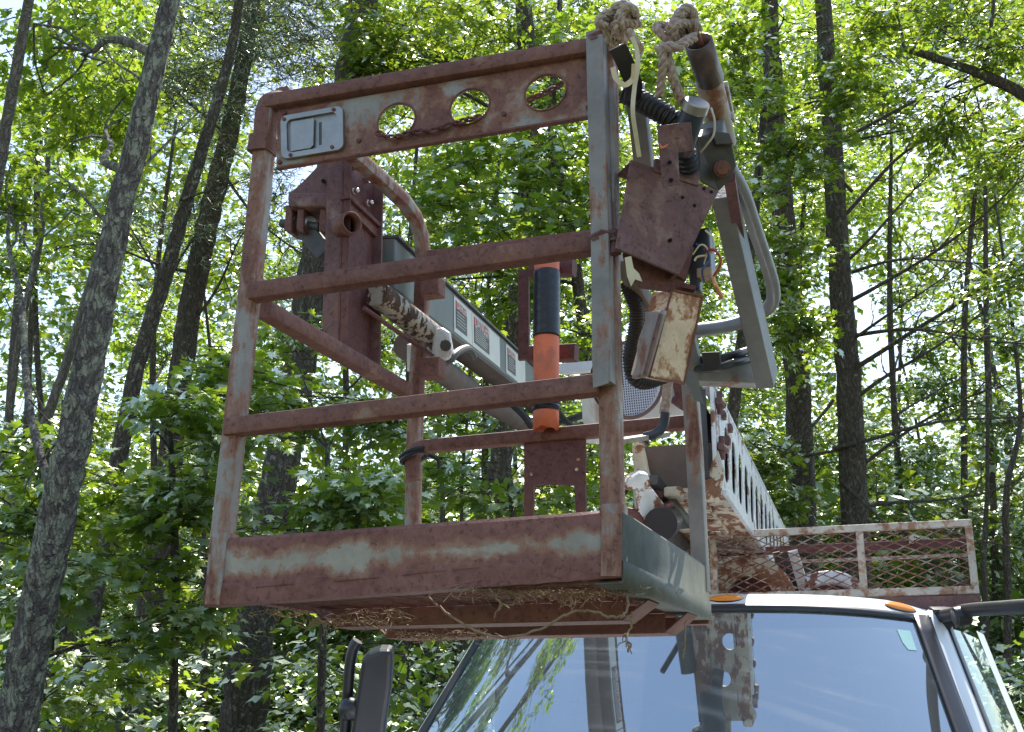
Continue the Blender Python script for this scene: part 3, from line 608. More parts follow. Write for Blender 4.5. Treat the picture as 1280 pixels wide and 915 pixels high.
def control_cover():
    q = D((789, 199, 2.20), (899, 238, 2.26), (849, 344, 2.17), (770, 310, 2.12))
    t = empty('control_cover', q[2], 'mauve rusty sheet metal control box hanging tilted beside the right corner post', 'control box')
    n = nrm(np.cross(q[1] - q[0], q[3] - q[0])); n = n if np.dot(n, q[0] - CAM) > 0 else -n
    def in_(p, k): c = sum(q) / 4; return p + (c - p) * k
    MB().plate(q, .007).build('front_sheet', MAUVE, t, bevel=.002)
    m = MB()
    for i in (0, 1):
        a, b = in_(q[i], .012), in_(q[(i + 1) % 4], .012); m.plate([a, b, b + n * .06, a + n * .06], .004, away=sum(q) / 4 - a)
    m.build('folded_flange', MAUVE, t)
    MB().bar(q[0] + (q[1] - q[0]) * .25 - nrm(q[3] - q[0]) * .004, q[0] + (q[1] - q[0]) * .75 - nrm(q[3] - q[0]) * .006, .03, .008, -n).build('top_lip', MAUVE, t, bevel=.001)
    e = D((777, 318, 2.16), (850, 346, 2.2), (858, 352, 2.22), (838, 367, 2.2), (800, 362, 2.18), (783, 345, 2.17))
    MB().plate(e, .07).build('inner_housing', DARKRUST, t, bevel=.003)
    for px, py in ((880, 236), (853, 247), (868, 257), (889, 240), (838, 300)):
        c = U(px, py, d=2.2); s_ = (q[0] - CAM) @ n / ((c - CAM) @ n); c = CAM + (c - CAM) * s_; MB().tube([c - n * .0015, c + n * .004], .0035, 8).build('rivet_hole', INTER, t)  # black pegs painted as the shaded rivet holes
    MB().plate(D((781, 322, 2.12), (789, 320, 2.12), (792, 335, 2.12), (799, 342, 2.12), (803, 352, 2.12), (794, 349, 2.12), (789, 358, 2.12), (784, 345, 2.12)), .004).build('torn_tape', STRAP, t)
    lb = D((822, 157, 2.12), (864, 152, 2.13), (867, 188, 2.13), (848, 191, 2.13), (850, 230, 2.12), (829, 234, 2.11))
    MB().plate(lb, .005).plate([lb[1], lb[1] + n * .03, lb[2] + n * .03, lb[2]], .003, away=(-1, 0, 0)).build('hanging_bracket', MAUVE, t, bevel=.001)
    for px, py in ((837, 203), (839, 225)):
        MB().tube(D((px, py, 2.108), (px, py, 2.12)), .004, 8).build('bracket_hole', INTER, t)  # hole darkness painted as a black peg
    MB().plate(D((824, 178, 2.108), (828, 183, 2.108), (837, 179, 2.108), (832, 184, 2.108), (826, 186, 2.108)), .001).build('paint_chip', ORANGE, t)
    # junction block and wires on the right side
    MB().box(U(875, 318, d=2.27), .05, .05, .09).box(U(870, 350, d=2.25), .02, .03, .05).build('terminal_block', BLKPL, t, bevel=.004)
    MB().box(U(882, 343, d=2.24), .03, .03, .02).build('terminal_cap', rusty('cap_brown', paint=(.35, .25, .15), amount=.4), t, bevel=.003)
control_cover()
def wire(name, mt, pts, r, label, grp='loose wires at the control box'):
    c = curve(pts, 8); tag(MB().tube(c, r, 6).build(name, mt, origin=c[0]), label, 'wire', grp)
wire('wire', YELW, D((882, 288, 2.2), (891, 298, 2.19), (892, 310, 2.18), (886, 318, 2.19), (872, 321, 2.2), (868, 326, 2.2)), .0022, 'pale yellow wire curling at the right edge of the rusty control box')
wire('wire', REDW, D((880, 312, 2.19), (893, 313, 2.17), (900, 322, 2.17), (900, 332, 2.17), (893, 344, 2.18), (890, 352, 2.2)), .0028, 'red wire hooked outward beside the control box')
wire('wire', BLUEW, D((870, 305, 2.18), (882, 310, 2.17), (886, 325, 2.18), (878, 338, 2.18), (880, 352, 2.2)), .0022, 'thin dark blue wire among the control box wiring')
wire('wire', YELW, D((866, 318, 2.19), (876, 306, 2.17), (884, 312, 2.17), (880, 330, 2.2)), .0016, 'short pale wire arching over the black terminal block')
wire('copper_strand', COPW, D((890, 346, 2.18), (894, 356, 2.17), (898, 364, 2.17), (903, 373, 2.17)), .0045, 'bare copper ended cable poking down beside the control box')
wire('wire', STRAP, D((889, 135, 2.2), (893, 150, 2.19), (892, 168, 2.19), (884, 180, 2.2), (876, 190, 2.22)), .0022, 'cream wire looping behind the silver capped canister')
def ribbed(name, pts, r, label, seg=10, pitch=.0085):
    c = curve(pts, seg); L = [0]
    for a, b in zip(c, c[1:]): L.append(L[-1] + np.linalg.norm(b - a))
    n = int(L[-1] / pitch) * 4; P_ = []; rad = []
    for i in range(n + 1):
        s = L[-1] * i / n; k = min(len(c) - 2, np.searchsorted(L, s, 'right') - 1); u = (s - L[k]) / (L[k + 1] - L[k] + 1e-9)
        P_.append(c[k] * (1 - u) + c[k + 1] * u); rad.append((1, 1.0, .84, .84)[i % 4])
    return tag(MB().tube(P_, r, 18, rad=rad).build(name, BLACK, origin=c[0], ang=20), label, 'hose', 'corrugated black hoses')
ribbed('corrugated_hose', D((785, 118, 2.24), (800, 126, 2.22), (822, 138, 2.20), (843, 152, 2.19), (852, 172, 2.2), (857, 195, 2.22), (862, 212, 2.24)), .0215, 'thick black corrugated hose curving over the rusty control box', pitch=.010)
ribbed('corrugated_hose', D((782, 352, 2.34), (795, 385, 2.34), (794, 415, 2.34), (788, 445, 2.34), (792, 470, 2.34), (806, 477, 2.36), (830, 470, 2.42)), .0165, 'thin black corrugated hose hanging behind the corner post beside the cream box', pitch=.006)
def canister():
    a, b = U(871, 128, d=2.14), U(856, 172, d=2.18); ax = nrm(b - a); L_ = np.linalg.norm(b - a)
    t = empty('capped_canister', b, 'small dark blue canister with a silver cap above the control box', 'canister')
    MB().tube([a + ax * .012, b + ax * .03], .0235, 28).build('canister_body', NAVY, t)
    MB().tube([a - ax * .002, a, a + ax * .018], .0250, 28, rad=[.93, 1, 1]).build('silver_cap', ALU, t, bevel=.0015)
canister()
def valve_box():
    q = D((840, 363, 2.20), (878, 371, 2.24), (855, 479, 2.22), (812, 470, 2.16))
    t = empty('cream_box', q[2], 'cream painted metal box with brown chips hanging below the control box', 'box')
    lft = D((820, 372, 2.27), (798, 470, 2.25)); 
    top = [q[0], q[1], q[1] + V(-.03, .07, 0), lft[0]]
    MB().plate(q, .06).build('front_panel', CREAMBOX, t, bevel=.003)
    rim = rusty('box_rim', paint=(.30, .14, .09), amount=.7); m = MB()
    for i in range(4):
        a, b = q[i], q[(i + 1) % 4]; c = sum(q) / 4; MB_ = m.bar(a + (a - c) * .012, b + (b - c) * .012, .004, .006, nrm(c - CAM))
    m.build('rim', rim, t)
    s = MB().plate([q[3], q[0], lft[0], lft[1]], .012, away=(1, 1, 0)); s.build('side_panel', CREAMBOX, t, bevel=.002)
    # crumpled sheet on its left
    K = 14; m = MB(); vs = []
    for i in range(K + 1):
        u = i / K; a = U(811 - 16 * u + 2.4 * math.sin(u * 10) * (1 - u * .3), 390 + 84 * u, d=2.20); e_ = U(834 - 24 * u, 389 + 82 * u, d=2.145); tc = nrm(CAM - a)
        vs += [a, a * .7 + e_ * .3 + tc * .004 * math.cos(u * 9), (a + e_) / 2 + tc * .005 * math.sin(u * 6), a * .25 + e_ * .75 - tc * .003 * math.cos(u * 7), e_]
    m.add(vs, [(i * 5 + j, i * 5 + j + 1, i * 5 + 6 + j, i * 5 + 5 + j) for i in range(K) for j in range(4)], True)
    o = m.build('crumpled_sheet', rusty('sheet_grey', paint=(.34, .29, .26), amount=.42, scale=10), t, ang=60); sm = o.modifiers.new('s', 'SOLIDIFY'); sm.thickness = .008; sm.offset = -1
    MB().bar(*D((826, 392, 2.135), (806, 468, 2.135)), .006, .006).build('sheet_rib', MAUVE, t, bevel=.001)
    MB().bar(*D((842, 358, 2.24), (868, 363, 2.24)), .03, .01).build('rusty_bracket', DARKRUST, t, bevel=.001)
valve_box()
def lever():
    t = empty('wrapped_lever', U(822, 545, d=2.55), 'lever handle wrapped in braided tape with a black tip below the cream box', 'lever')
    MB().sqtube(D((836, 470, 2.55), (833, 500, 2.55), (830, 518, 2.55)), .021, .014, (0, 1, 0), .5).build('handle', ROPE2, t)
    MB().sqtube(curve(D((832, 515, 2.54), (829, 532, 2.54), (820, 542, 2.54), (806, 546, 2.56)), 4), .020, .014, (0, 1, 0), .6).build('tip', NAVY, t)
    MB().plate(D((779, 549, 2.5), (838, 540, 2.58), (838, 546, 2.58), (779, 555, 2.5)), .03).build('ledge', rusty('ledge', paint=(.42, .38, .33), amount=.35), t)
lever()
def strands(m, pts, r, pitch=5.5):
    c = [V(*p) for p in pts]; c = curve(c, 3); u = None; L_ = 0; fr = []
    for i, p in enumerate(c):
        t = nrm(c[min(i + 1, len(c) - 1)] - c[max(i - 1, 0)]); u = nrm(np.cross(t, (.3, .5, .8))) if u is None else nrm(u - t * np.dot(u, t))
        if i: L_ += np.linalg.norm(p - c[i - 1])
        fr.append((p, u.copy(), np.cross(t, u), L_ / (pitch * r) * 2 * math.pi))
    for k in range(3):
        m.tube([p + (u_ * math.cos(a + k * 2.094) + w_ * math.sin(a + k * 2.094)) * r * .52 for p, u_, w_, a in fr], r * .56, 6)
    return m
def rope_knot(name, c, r, rr, n, label, tails, mt, seed):
    rnd = random.Random(seed); t = empty(name, c, label, 'rope', 'ropes knotted at the basket top')
    m = MB(); pts = []
    q = np.eye(3)
    N_ = 26 * n
    ph = [rnd.uniform(0, 6.3) for _ in range(4)]
    for i in range(N_ + 1):
        a = 2 * math.pi * i / 26; s = i / N_
        g_ = .55 + .45 * math.sin(a * .43 + ph[0]); pts.append(c + V(r[0] * math.cos(a) * g_, r[1] * math.sin(a * 1.31 + ph[1]), r[2] * math.sin(a * 1.07 + .5 * math.sin(a * .61 + ph[2])) * (.5 + .5 * math.cos(a * .29 + ph[3]) ** 2)))
    strands(MB(), pts, rr).build('knot', mt, t)
    for tl, w in tails:
        strands(MB(), curve(tl, 5), rr * w).build('rope_tail', mt, t)
    fr = MB()
    for _ in range(70):
        p = pts[rnd.randrange(len(pts))]; d_ = nrm(V(rnd.gauss(0, 1), rnd.gauss(0, 1), rnd.gauss(.2, 1)))
        fr.tube([p, p + d_ * .012, p + d_ * .02 + V(0, 0, rnd.uniform(-.008, .004))], .0007, 3)
    fr.build('fibres', mt, t, kind='stuff')
rope_knot('knotted_rope', U(777, 30, d=2.02), (.029, .026, .024), .0072, 5, 'frayed pale rope tied over the top of the right corner post',
          [(D((760, 34, 2.0), (748, 28, 1.99), (756, 18, 2.0), (775, 16, 2.02), (792, 20, 2.04)), 1), (D((785, 38, 2.0), (794, 52, 2.0), (800, 62, 2.02), (795, 70, 2.02)), 1.1), (D((776, 26, 2.03), (786, 18, 2.03), (793, 14, 2.03)), 1.2)], ROPE, 3)
rope_knot('knotted_rope', U(848, 38, d=2.15), (.034, .030, .028), .0083, 5, 'thick braided rope knotted round the open pipe with two hanging tails',
          [(D((828, 58, 2.12), (829, 75, 2.12), (827, 95, 2.13), (824, 120, 2.15)), 1), (D((832, 60, 2.13), (838, 85, 2.13), (845, 108, 2.14), (853, 128, 2.16)), 1.15), (D((822, 62, 2.13), (834, 58, 2.11), (848, 58, 2.1), (858, 52, 2.12), (868, 46, 2.14)), 1.15), (D((856, 24, 2.15), (866, 16, 2.15), (868, 28, 2.14), (874, 38, 2.15)), 1)], ROPE2, 5)
def strap_(name, pts, label, w=.009):
    c = curve(pts, 8); o = MB().sweep(c, [(-w, -.0008), (w, -.0008), (w, .0008), (-w, .0008)], (0, 1, .1)).build(name, STRAP, origin=c[0]); tag(o, label, 'strap', 'cream straps at the post top')
strap_('cream_strap', D((790, 46, 1.99), (796, 62, 1.99), (797, 85, 1.99), (793, 110, 2.0), (791, 140, 2.0), (795, 170, 2.02), (799, 196, 2.04)), 'long cream strap hanging down from the frayed rope to the control box', .0038)
strap_('cream_strap', D((766, 84, 2.03), (770, 98, 2.03), (781, 106, 2.03), (791, 98, 2.03), (793, 80, 2.01)), 'short cream strap looped in a curve under the frayed rope', .0045)
tag(MB().sweep(curve(D((772, 58, 2.1), (782, 80, 2.12), (792, 105, 2.16), (790, 125, 2.2)), 4), [(-.016, -.002), (.016, -.002), (.016, .002), (-.016, .002)], (0, 1, 0)).build('black_strap', BLACK, origin=U(772, 58, d=2.1)), 'wide black rubber strip slanting down behind the right corner post', 'strap')
tag(MB().sqtube(D((792, 105, 2.28), (799, 150, 2.3), (806, 215, 2.34), (812, 300, 2.4)), .036, .036, (0, 1, 0)).build('inner_bar', ARMGREY, origin=U(812, 300, d=2.4), ang=40), 'grey square bar standing behind the corrugated hose and control box', 'bar')

# ================================================================ twine and debris hanging under the floor
def twine(pts, r, label, branch=0, seed=1):
    rnd = random.Random(seed); c = curve(pts, 8); c = [p + V(*(rnd.gauss(0, .0012) for _ in range(3))) for p in c]
    m = MB().tube(c, r, 5)
    for _ in range(branch):
        p = c[rnd.randrange(len(c))]; q = V(rnd.gauss(0, .02), rnd.gauss(0, .02), -abs(rnd.gauss(0, .02))); m.tube([p, p + q * .6, p + q + V(.004, 0, -.004)], r * .6, 4)
    tag(m.build('twine', STRAW, origin=c[0]), label, 'twine', 'dry twine hanging from the floor')
twine(D((535, 745, 2.25), (560, 768, 2.2), (600, 790, 2.15), (640, 796, 2.12), (680, 784, 2.1), (712, 766, 2.08), (740, 764, 2.08), (765, 772, 2.06), (782, 765, 2.06), (784, 736, 2.1)), .0024, 'long dry twine sagging under the basket floor')
twine(D((790, 764, 2.2), (788, 785, 2.2), (782, 798, 2.2), (788, 806, 2.2), (784, 815, 2.2)), .0022, 'short twine with a small knot hanging over the windshield edge', 6, 4)
twine(D((857, 776, 2.5), (856, 800, 2.5), (854, 822, 2.5)), .0018, 'thin straight string hanging at the right end of the basket floor')
twine(D((625, 732, 2.1), (620, 745, 2.1), (626, 756, 2.1), (623, 762, 2.1)), .0022, 'curled twine end below the middle of the front board', 4, 8)
twine(D((714, 738, 2.08), (715, 750, 2.08), (712, 758, 2.08)), .0022, 'short twine end left of the long sagging loop top', 3, 9)
def litter():
    rnd = random.Random(5); m = MB()
    spots = [(360, 766, 2.3), (410, 775, 2.35), (470, 776, 2.35), (520, 792, 2.5), (540, 800, 2.5), (590, 792, 2.5), (600, 735, 2.1), (650, 742, 2.1), (700, 742, 2.1), (730, 742, 2.1), (745, 735, 2.1), (760, 735, 2.1), (690, 735, 2.1), (470, 765, 2.25)]
    for k in range(520):
        x, y, d = rnd.choice(spots); p = U(x + rnd.gauss(0, 22), y + rnd.gauss(0, 2.5), d=d); p[2] = min(max(p[2], H0 - .055), H0 + .012)
        a = rnd.uniform(0, 6.3); L_ = rnd.uniform(.008, .035); q = V(math.cos(a), math.sin(a), rnd.gauss(-.25, .35)) * L_; b_ = V(rnd.gauss(0, .006), rnd.gauss(0, .006), rnd.gauss(0, .006))
        m.tube([p, p + q * .5 + b_, p + q], rnd.uniform(.0005, .0011), 4)
    o = m.build('pine_straw', STRAW, origin=(-.4, .2, H0)); tag(o, 'dry pine straw caught in the mesh under the basket floor', 'pine straw'); o['kind'] = 'stuff'
litter()

# ================================================================ lower boom of the lift
def lower_boom():
    n0 = U(838, 540, d=4.05); dirn = nrm(V(-.082, 1.087, .0)); rt = nrm(np.cross(dirn, (0, 0, 1))); up = V(0, 0, 1)
    t = empty('lower_boom', n0, 'chipped white lower boom with slotted side plate receding above the cab', 'boom')
    W2, Hh = .130, .155
    tl = U(893, 480, d=4.0); br = tl - up * .33
    o_ = tl + rt * .0 
    L_ = 3.6
    P_ = lambda s, a, u: tl + dirn * s - rt * a + up * u      # a: metres to the left of the right face, u: below top (negative)
    Wd = .27
    # right plate with slots
    holes = [((k + .75) / 15, .47, .27 / 15, .30) for k in range(14)]
    q = [P_(.10, 0, -.36), P_(L_, 0, -.36), P_(L_, 0, 0), P_(.10, 0, 0)]
    m = MB(); holed(m, q, holes, .004, N=20, inner='slot', sl=.035); m.build('slotted_plate', WCLEAN, t, ang=20)
    MB().plate([P_(0, .004, -.36), P_(.10, .004, -.36), P_(.10, .004, 0), P_(0, .004, 0)], .014, away=-rt).build('nose_plate', WCLEAN, t, bevel=.002)
    MB().bar(P_(0, .02, -.002), P_(L_, .02, -.002), .045, .012).build('top_flange', WCLEAN, t)
    MB().bar(P_(.10, .0, -.36), P_(L_, .0, -.36), .03, .02).build('bottom_chord', WCLEAN, t, bevel=.003)
    # black sheet added behind the slots so they read as shaded openings
    MB().plate([P_(.1, .06, -.34), P_(L_, .06, -.34), P_(L_, .06, -.02), P_(.1, .06, -.02)], .01, away=-rt).build('slot_backing', INTER, t)
    # bottom plate, left plate
    bq = [P_(.0, .0, -.372), P_(L_, .0, -.372), P_(L_, Wd, -.372), P_(.0, Wd, -.372)]
    hb = [(.045, .5, .008, .12), (.085, .35, .009, .14), (.125, .62, .009, .12), (.17, .4, .010, .2), (.26, .5, .02, .12), (.45, .5, .02, .12)]
    m = MB(); holed(m, bq, hb, .014, N=20); m.build('belly_plate', CHIP, t, ang=20)
    MB().bar(P_(.02, .07, -.382), P_(L_, .07, -.382), .007, .014).build('belly_rib', CHIP, t)
    MB().bar(P_(.02, .20, -.382), P_(L_, .20, -.382), .007, .014).build('belly_rib', CHIP, t)
    MB().plate([P_(.0, Wd, -.36), P_(L_, Wd, -.36), P_(L_, Wd, -.16), P_(.0, Wd, -.16)], .012, away=-rt).build('left_plate', CHIP, t)
    MB().plate([P_(.03, .01, -.35), P_(.03, Wd - .01, -.35), P_(.03, Wd - .01, -.20), P_(.03, .01, -.20)], .02).build('end_plate', BOOMUNDER, t)
    # rolled tongues of chipped paint at the mouth
    MB().plate([P_(-.02, .0, -.40), P_(-.02, .05, -.40), P_(.0, .06, -.36), P_(.0, .02, -.26), P_(.0, -.0, -.22), P_(0, -.02, -.30)], .03).build('lower_ear', CHIP, t, bevel=.01)
    MB().plate([P_(-.03, Wd + .02, -.20), P_(-.03, Wd - .02, -.20), P_(-.03, Wd - .05, -.36), P_(-.03, Wd - .02, -.40), P_(-.03, Wd + .01, -.36)], .03).build('lower_ear', CHIP, t, bevel=.008)
    MB().box(P_(-.02, .15, -.375), .06, .05, .035).build('stop_block', CHIP, t, bevel=.008)
    MB().tube([P_(-.01, .19, -.39), P_(-.01, .21, -.36)], .02, 10).build('stop_bolt', DARKRUST, t)
    for u_ in (-.055, -.215):                    # clevis bolts on the nose
        c = P_(.05, -.0, u_); s = MB().tube([c + rt * -.004, c + rt * .02], .02, 10).tube([c + rt * .01 - up * .04, c + rt * .01 + up * .04], .011, 8).tube([c + rt * .01 - dirn * .03, c + rt * .012 + dirn * .03], .02, 8, rad=[.6, .9])
        s.build('nose_bolt', MAUVE, t)
    for k in range(3):
        c = P_(.17 + k * .10, .0, -.07 - .07 * (k % 2)); MB().box(c + rt * .008, .014, .03, .03).tube([c, c + rt * .018], .009, 6).build('side_clip', MAUVE, t)
    MB().tube([P_(.2, .30, -.38), P_(L_, .30, -.42)], .035, 14).build('side_cylinder', STEELGREY, t)
    MB().sqtube([P_(-.01, .045, -.02), P_(-.01, .045, -.33)], .012, .03).build('nose_edge', BLKPL, t)
lower_boom()
def boom_head():
    t = empty('sheave_casting', U(825, 655, d=3.9), 'white rust streaked casting left of the lower boom', 'casting')
    g = lambda x, y, d=3.85: U(x, y, d=d)
    MB().plate([g(780, 606), g(786, 598), g(800, 590), g(812, 592), g(815, 608), g(806, 612), g(795, 613), g(781, 614)], .12).build('head_cap', WCHIP, t, bevel=.014)
    MB().plate([g(794, 610), g(812, 606), g(830, 630), g(828, 640), g(802, 648), g(797, 640)], .10).build('head_body', WCHIP, t, bevel=.01)
    MB().plate([g(806, 645), g(842, 628), g(844, 632), g(812, 650)], .08).build('head_flange', rusty('flange_rust', amount=.7), t, bevel=.004)
    MB().plate([g(780, 635), g(800, 640), g(812, 662), g(800, 668), g(788, 650)], .08).build('head_skirt', DARKRUST, t, bevel=.006)
    MB().tube([g(826, 655, 3.8), g(834, 650, 4.05)], .055, 20).build('head_drum', BLKPL, t)
    MB().tube([g(812, 650), g(816, 668)], .016, 8).build('head_pin', CHIP, t)
    MB().tube([g(765, 638, 4.2), g(790, 600, 4.3), g(820, 560, 4.4)], .012, 6).build('head_hose', BLACK, t)
    MB().sqtube([g(814, 600, 3.92), g(856, 655, 4.1)], .05, .04).build('head_link', STEELGREY, t)
boom_head()
def grille_box():
    t = empty('fan_housing', U(790, 548, d=3.7), 'pale housing with a round wire mesh grille behind the corner post', 'fan housing')
    q = D((741, 495, 3.66), (826, 478, 3.74), (828, 545, 3.74), (744, 556, 3.66)); up = V(0, 0, 1)
    q = [q[3], q[2], U(826, 460, d=3.74), U(740, 470, d=3.66)]
    MB().plate(q, .10).build('housing', WHITEBOX, t, bevel=.008)
    c = U(786, 475, d=3.62); ax = nrm(np.cross(q[1] - q[0], q[3] - q[0])); ax = ax if np.dot(ax, c - CAM) > 0 else -ax
    ex = nrm(q[1] - q[0]); ez = nrm(np.cross(ex, ax)); r = .118
    MB().tube([c + (ex * math.cos(a) + ez * math.sin(a)) * r for a in np.linspace(0, 2 * math.pi, 49)], .006, 8, up=tuple(ax)).build('grille_ring', MAUVE, t)
    MB().tube([c + ax * .03, c + ax * .034], r, 40).build('grille_back', BLKPL, t)
    m = MB(); n = 15
    for i in range(-n, n + 1):
        o = r * i / n; h = math.sqrt(max(0, r * r - o * o))
        if h > .005:
            m.bar(c + ex * o - ez * h, c + ex * o + ez * h, .003, .002, tuple(ax)); m.bar(c + ez * o - ex * h + ax * .002, c + ez * o + ex * h + ax * .002, .003, .002, tuple(ax))
    m.build('wire_grille', WIREC, t, kind='stuff')
    MB().plate(D((838, 470, 3.74), (862, 470, 3.76), (862, 530, 3.76), (838, 530, 3.74)), .08).build('side_cover', WHITEBOX, t, bevel=.005)
    MB().tube(D((850, 470, 3.7), (855, 495, 3.7), (846, 508, 3.7)), .03, 12).build('cover_knob', DARKRUST, t)
    MB().bar(*D((700, 462, 3.9), (745, 458, 3.8)), .04, .03).build('white_rail', WHITE, t)
grille_box()

# ================================================================ rack above the cab
def roof_rack():
    Y0, Y1 = 2.95, 3.50
    g = lambda x, y, Y=Y0: U(x, y, Y=Y)
    zT = (g(1215, 654)[2] + g(890, 669)[2]) / 2; zB = (g(1215, 736)[2] + g(1110, 742)[2]) / 2
    xr = g(1214, 690)[0]; xl = -1.30
    t = empty('roof_rack', (xl / 2 + xr / 2, Y0, zB), 'cream painted rusty rack with diamond mesh sides behind the cab roof', 'rack')
    T = .028
    MB().bar((xl, Y0, zT), (xr, Y0, zT), T, T, ext=T / 2).build('top_rail', RACKP, t, bevel=.003)
    MB().bar((xl, Y0, zB), (xr, Y0, zB), T, T * 1.1, ext=T / 2).build('bottom_rail', RACKP, t, bevel=.003)
    MB().bar((xl, Y0 - .001, zB - .045), (xr, Y0 - .001, zB - .045), .022, .05, ext=T / 2).build('lower_angle', MAUVE, t, bevel=.002)
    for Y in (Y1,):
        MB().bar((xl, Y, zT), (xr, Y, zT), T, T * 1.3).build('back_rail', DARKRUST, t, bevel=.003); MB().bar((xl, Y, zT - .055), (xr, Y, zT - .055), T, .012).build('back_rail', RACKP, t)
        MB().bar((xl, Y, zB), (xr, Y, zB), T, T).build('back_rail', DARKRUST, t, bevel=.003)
    xs = [xl, g(892, 700)[0], g(1077, 700)[0], xr]
    for x in xs: MB().bar((x, Y0 + .0015, zB + T / 2), (x, Y0 + .0015, zT - T / 2), T, T, (0, 1, 0)).build('upright', RACKP, t, bevel=.003)
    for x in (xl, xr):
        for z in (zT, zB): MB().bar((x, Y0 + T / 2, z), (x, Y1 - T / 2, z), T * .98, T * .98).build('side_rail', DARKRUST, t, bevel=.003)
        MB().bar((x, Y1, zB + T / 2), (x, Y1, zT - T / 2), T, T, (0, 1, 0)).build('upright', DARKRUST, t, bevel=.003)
    for a, b in zip(xs, xs[1:]):
        m = MB(); diamonds(m, (a + T / 2, Y0 + .004, zB + T / 2), (b - a - T, 0, 0), (0, 0, zT - zB - T), .066, .036, .0042); m.build('diamond_mesh', UNDER if 0 else rusty('mesh_paint', paint=(.40, .33, .28), amount=.55, scale=20), t, kind='stuff')
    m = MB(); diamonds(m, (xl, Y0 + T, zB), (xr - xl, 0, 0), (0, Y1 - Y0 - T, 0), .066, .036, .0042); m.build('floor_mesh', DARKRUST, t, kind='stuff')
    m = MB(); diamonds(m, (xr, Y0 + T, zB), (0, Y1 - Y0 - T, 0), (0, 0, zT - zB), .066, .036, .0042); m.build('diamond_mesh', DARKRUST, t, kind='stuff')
    for x in (xl + .1, xr - .12): MB().bar((x, Y1 - .04, 1.0), (x, Y1 - .04, zB - .02), .06, .06, (0, 1, 0)).build('rack_leg', DARKRUST, t, bevel=.003)
    MB().box((g(1132, 668)[0], Y1 - .02, zT + .02), .02, .02, .04).build('stub', RACKP, t)
roof_rack()
def boom_rest():
    t = empty('boom_rest', U(950, 740, d=5.1), 'white chipped arched boom cradle seen through the rack mesh', 'cradle')
    c = U(938, 752, d=5.0); r = .15
    pts = [c + V(math.cos(a), 0, math.sin(a)) * r for a in np.linspace(-.2, math.pi + .2, 25)]
    MB().sqtube(pts, .09, .04, (0, 1, 0)).build('cradle_arch', CHIP, t, ang=60)
    MB().box(c + V(0, .1, .03), .3, .1, .2).build('cradle_block', DARKRUST, t, bevel=.02)
    MB().sqtube(curve(D((985, 745, 5.1), (1010, 728, 5.1), (1040, 722, 5.1), (1065, 730, 5.1), (1080, 745, 5.1)), 5), .06, .04, (0, 1, 0), .5).build('cradle_arm', WCHIP, t, ang=60)
    MB().box(U(1020, 745, d=5.2), .4, .1, .12).build('cradle_base', rusty('cradle_base', amount=.7), t, bevel=.01)
    for x in (978, 988): MB().bar(U(x - 8, 690, d=5.0), U(x + 8, 745, d=5.0), .03, .014, (0, 1, 0)).build('cradle_strut', BLKPL, t)
    MB().bar(U(985, 690, d=5.05), U(1003, 745, d=5.05), .08, .03, (0, 1, 0)).build('cradle_strut', WCHIP, t)
boom_rest()

